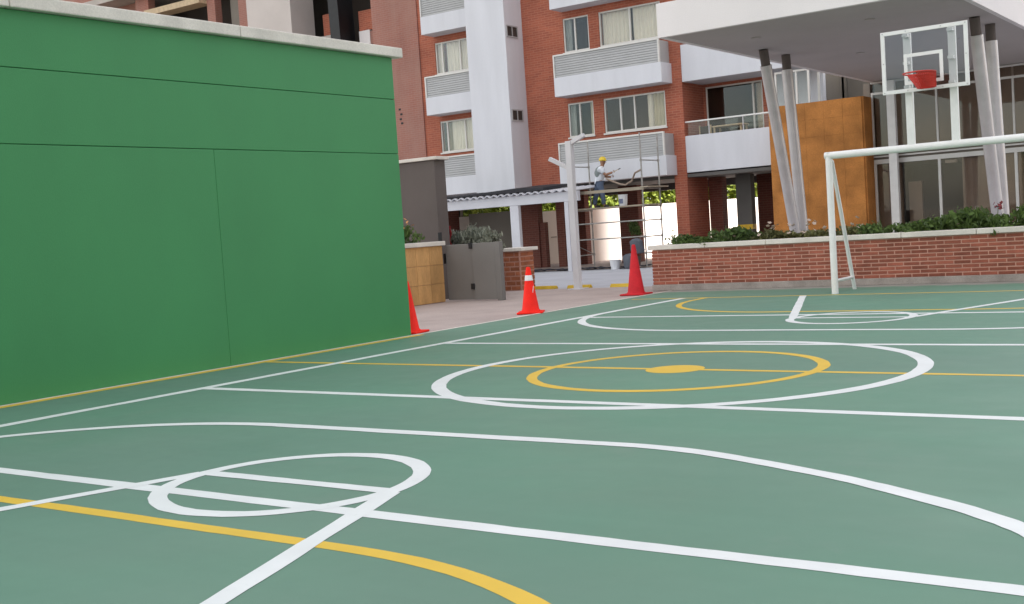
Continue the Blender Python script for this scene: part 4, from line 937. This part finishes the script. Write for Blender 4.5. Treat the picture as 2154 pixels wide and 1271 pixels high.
add_local(mb, 'helmet', 'helmet')
fa = MB()
fa.add([(0.268, -0.012, 1.535), (0.268, 0.012, 1.535), (0.292, 0.010, 1.50), (0.292, -0.010, 1.50), (0.266, 0.014, 1.492), (0.266, -0.014, 1.492)], [(0, 3, 2, 1), (3, 5, 4, 2), (0, 5, 3), (1, 2, 4)])
add_local(fa, 'nose', 'skin', False)
ey = MB()
for s_ in (-0.034, 0.034): ey.lathe([(0.004, -0.008), (0.011, -0.004), (0.011, 0.004), (0.004, 0.008)], (0.262, s_, 1.545), 8)
add_local(ey, 'eyes', 'black'); add_local(MB().box(0.256, 0.266, -0.024, 0.024, 1.468, 1.475), 'mouth', 'rim', False)
er = MB()
for s_ in (-0.092, 0.092): er.lathe([(0.006, -0.028), (0.016, -0.012), (0.018, 0.012), (0.008, 0.028)], (0.165, s_ * 1.12, 1.52), 8)
add_local(er, 'ears', 'skin')
# open vest: back panel and two straps following the shirt
skin('vest', [(-0.045, 0.075, 0.96, 0.105), (-0.015, 0.07, 1.16, 0.120), (0.03, 0.065, 1.32, 0.095), (-0.045, -0.075, 0.96, 0.105), (-0.015, -0.07, 1.16, 0.120), (0.03, -0.065, 1.32, 0.095), (0.13, 0.11, 1.38, 0.055), (0.13, -0.11, 1.38, 0.055)], [(0, 1), (1, 2), (3, 4), (4, 5), (1, 4), (2, 6), (5, 7)], 'vest', pr_, (0, 0, 0), 1)
bpy.context.view_layer.update()
hp = pr_.matrix_world @ Vector((0.57, -0.135, 1.19)); hd = (pr_.matrix_world.to_3x3() @ Vector((1, 0.15, 0.45))).normalized()
t = thing('paint_brush', 'short paint brush held in the painter\'s raised hand', 'brush', tuple(hp))
MB().bar(hp - hd * 0.06, hp + hd * 0.10, 0.022).build('handle', 'wood_light', t); MB().bar(hp + hd * 0.10, hp + hd * 0.18, 0.07, 0.025).build('bristles', 'black', t)

# ------------------------------------------------------------------ beyond the block
bwl = thing('boundary_wall', 'white rendered boundary wall seen through the open ground floor', 'wall', (-16, 29, 0))
tx, ty = 0.85, 0.53; P0 = Vector((-17.2, 28.7, 0)); T = Vector((tx, ty, 0)).normalized(); N = Vector((T.y, -T.x, 0))
def wall_seg(s0, s1, h, name, mat, th=0.18):
    a, b = P0 + T * s0, P0 + T * s1
    vs = [a + N * th / 2, b + N * th / 2, b - N * th / 2, a - N * th / 2]; vs = vs + [v + Vector((0, 0, h)) for v in vs]
    vs = [v + Vector((0, 0, -0.02)) if i < 4 else v for i, v in enumerate(vs)]
    return MB().add(vs, [(0, 3, 2, 1), (4, 5, 6, 7), (0, 1, 5, 4), (1, 2, 6, 5), (2, 3, 7, 6), (3, 0, 4, 7)]).build(name, mat, bwl)
wall_seg(-12, 22, 1.98, 'wall', 'back_wall')
mb = MB()
for k in range(9):
    s0 = -6.2 + k * 0.55; c = P0 + T * s0 + N * 0.10 + Vector((0, 0, 0.98 + 0.015 * (k % 2))); mb.bar(c, c + T * (0.10 + 0.12 * (k % 3)), 0.02, 0.035)
mb.build('patch_mark', 'plinth', bwl)

def tree(x, y, h, rx, label, seed):
    random.seed(seed)
    t = thing('tree', label, 'tree', (x, y, 0), 'trees behind the boundary wall')
    tr = MB().tube([(x, y, -0.05), (x + 0.1, y, h * 0.3), (x + 0.05, y + 0.1, h * 0.6), (x, y, h * 0.9)], 0.16, 9, 0.04)
    for k in range(7):
        a = k * 2.4; z = h * (0.18 + 0.1 * k); tr.tube([(x, y, z), (x + rx * 0.4 * math.cos(a), y + rx * 0.4 * math.sin(a), z + h * 0.10), (x + rx * 0.8 * math.cos(a), y + rx * 0.8 * math.sin(a), z + h * 0.16)], 0.06, 6, 0.015)
    tr.build('trunk', 'bark', t, smooth=True)
    lc = leaf_cloud(5200, rx, rx, h * 0.9, 0.13); lc.v = [(a + x, b + y, c + h * 0.10) for a, b, c in lc.v]
    lc.build('crown', 'leaf_tree', t)
tl = ['bright leafy tree glimpsed under the lean-to roof', 'bright leafy tree right of the lean-to post', 'bright leafy tree behind the painter\'s legs', 'bright leafy tree behind the paint bucket', 'bright leafy tree right of the scaffold', 'bright leafy tree seen between the right hand ground floor piers', 'bright leafy tree beyond the grey parking column']
for i, (x, y) in enumerate(((-27.5, 32.5), (-23.8, 31.5), (-20.5, 32.8), (-18.0, 34.0), (-15.2, 35.5), (-12.5, 37.0), (-25.5, 35.0))):
    tree(x, y, 5.2 + (i % 3) * 0.8, 2.1, tl[i], 40 + i)
hg = leaf_cloud(9000, 9.5, 0.9, 3.4, 0.13); hg.v = [((a * 0.85 - b * 0.53) - 19.5, (a * 0.53 + b * 0.85) + 31.0, c) for a, b, c in hg.v]
o = hg.build('hedge_mass', 'leaf_tree'); tag(o, 'bright green undergrowth behind the boundary wall', 'undergrowth', kind='stuff')

# added tower out of view, invented and sized to shade the court
shade_tw = thing('shade_tower', 'added tall pale tower out of view on the right, placed to shade the court', 'building', (45, -17, 0))
MB().box(40, 50, -60, 25.03, 0, 50).build('wall', 'shade_tower_wall', shade_tw)
for k in range(1, 18): MB().box(39.6, 40.0, -60, 24.98, k * 2.8 - 0.5, k * 2.8).build('shade_tower_band', 'white_paint', shade_tw)
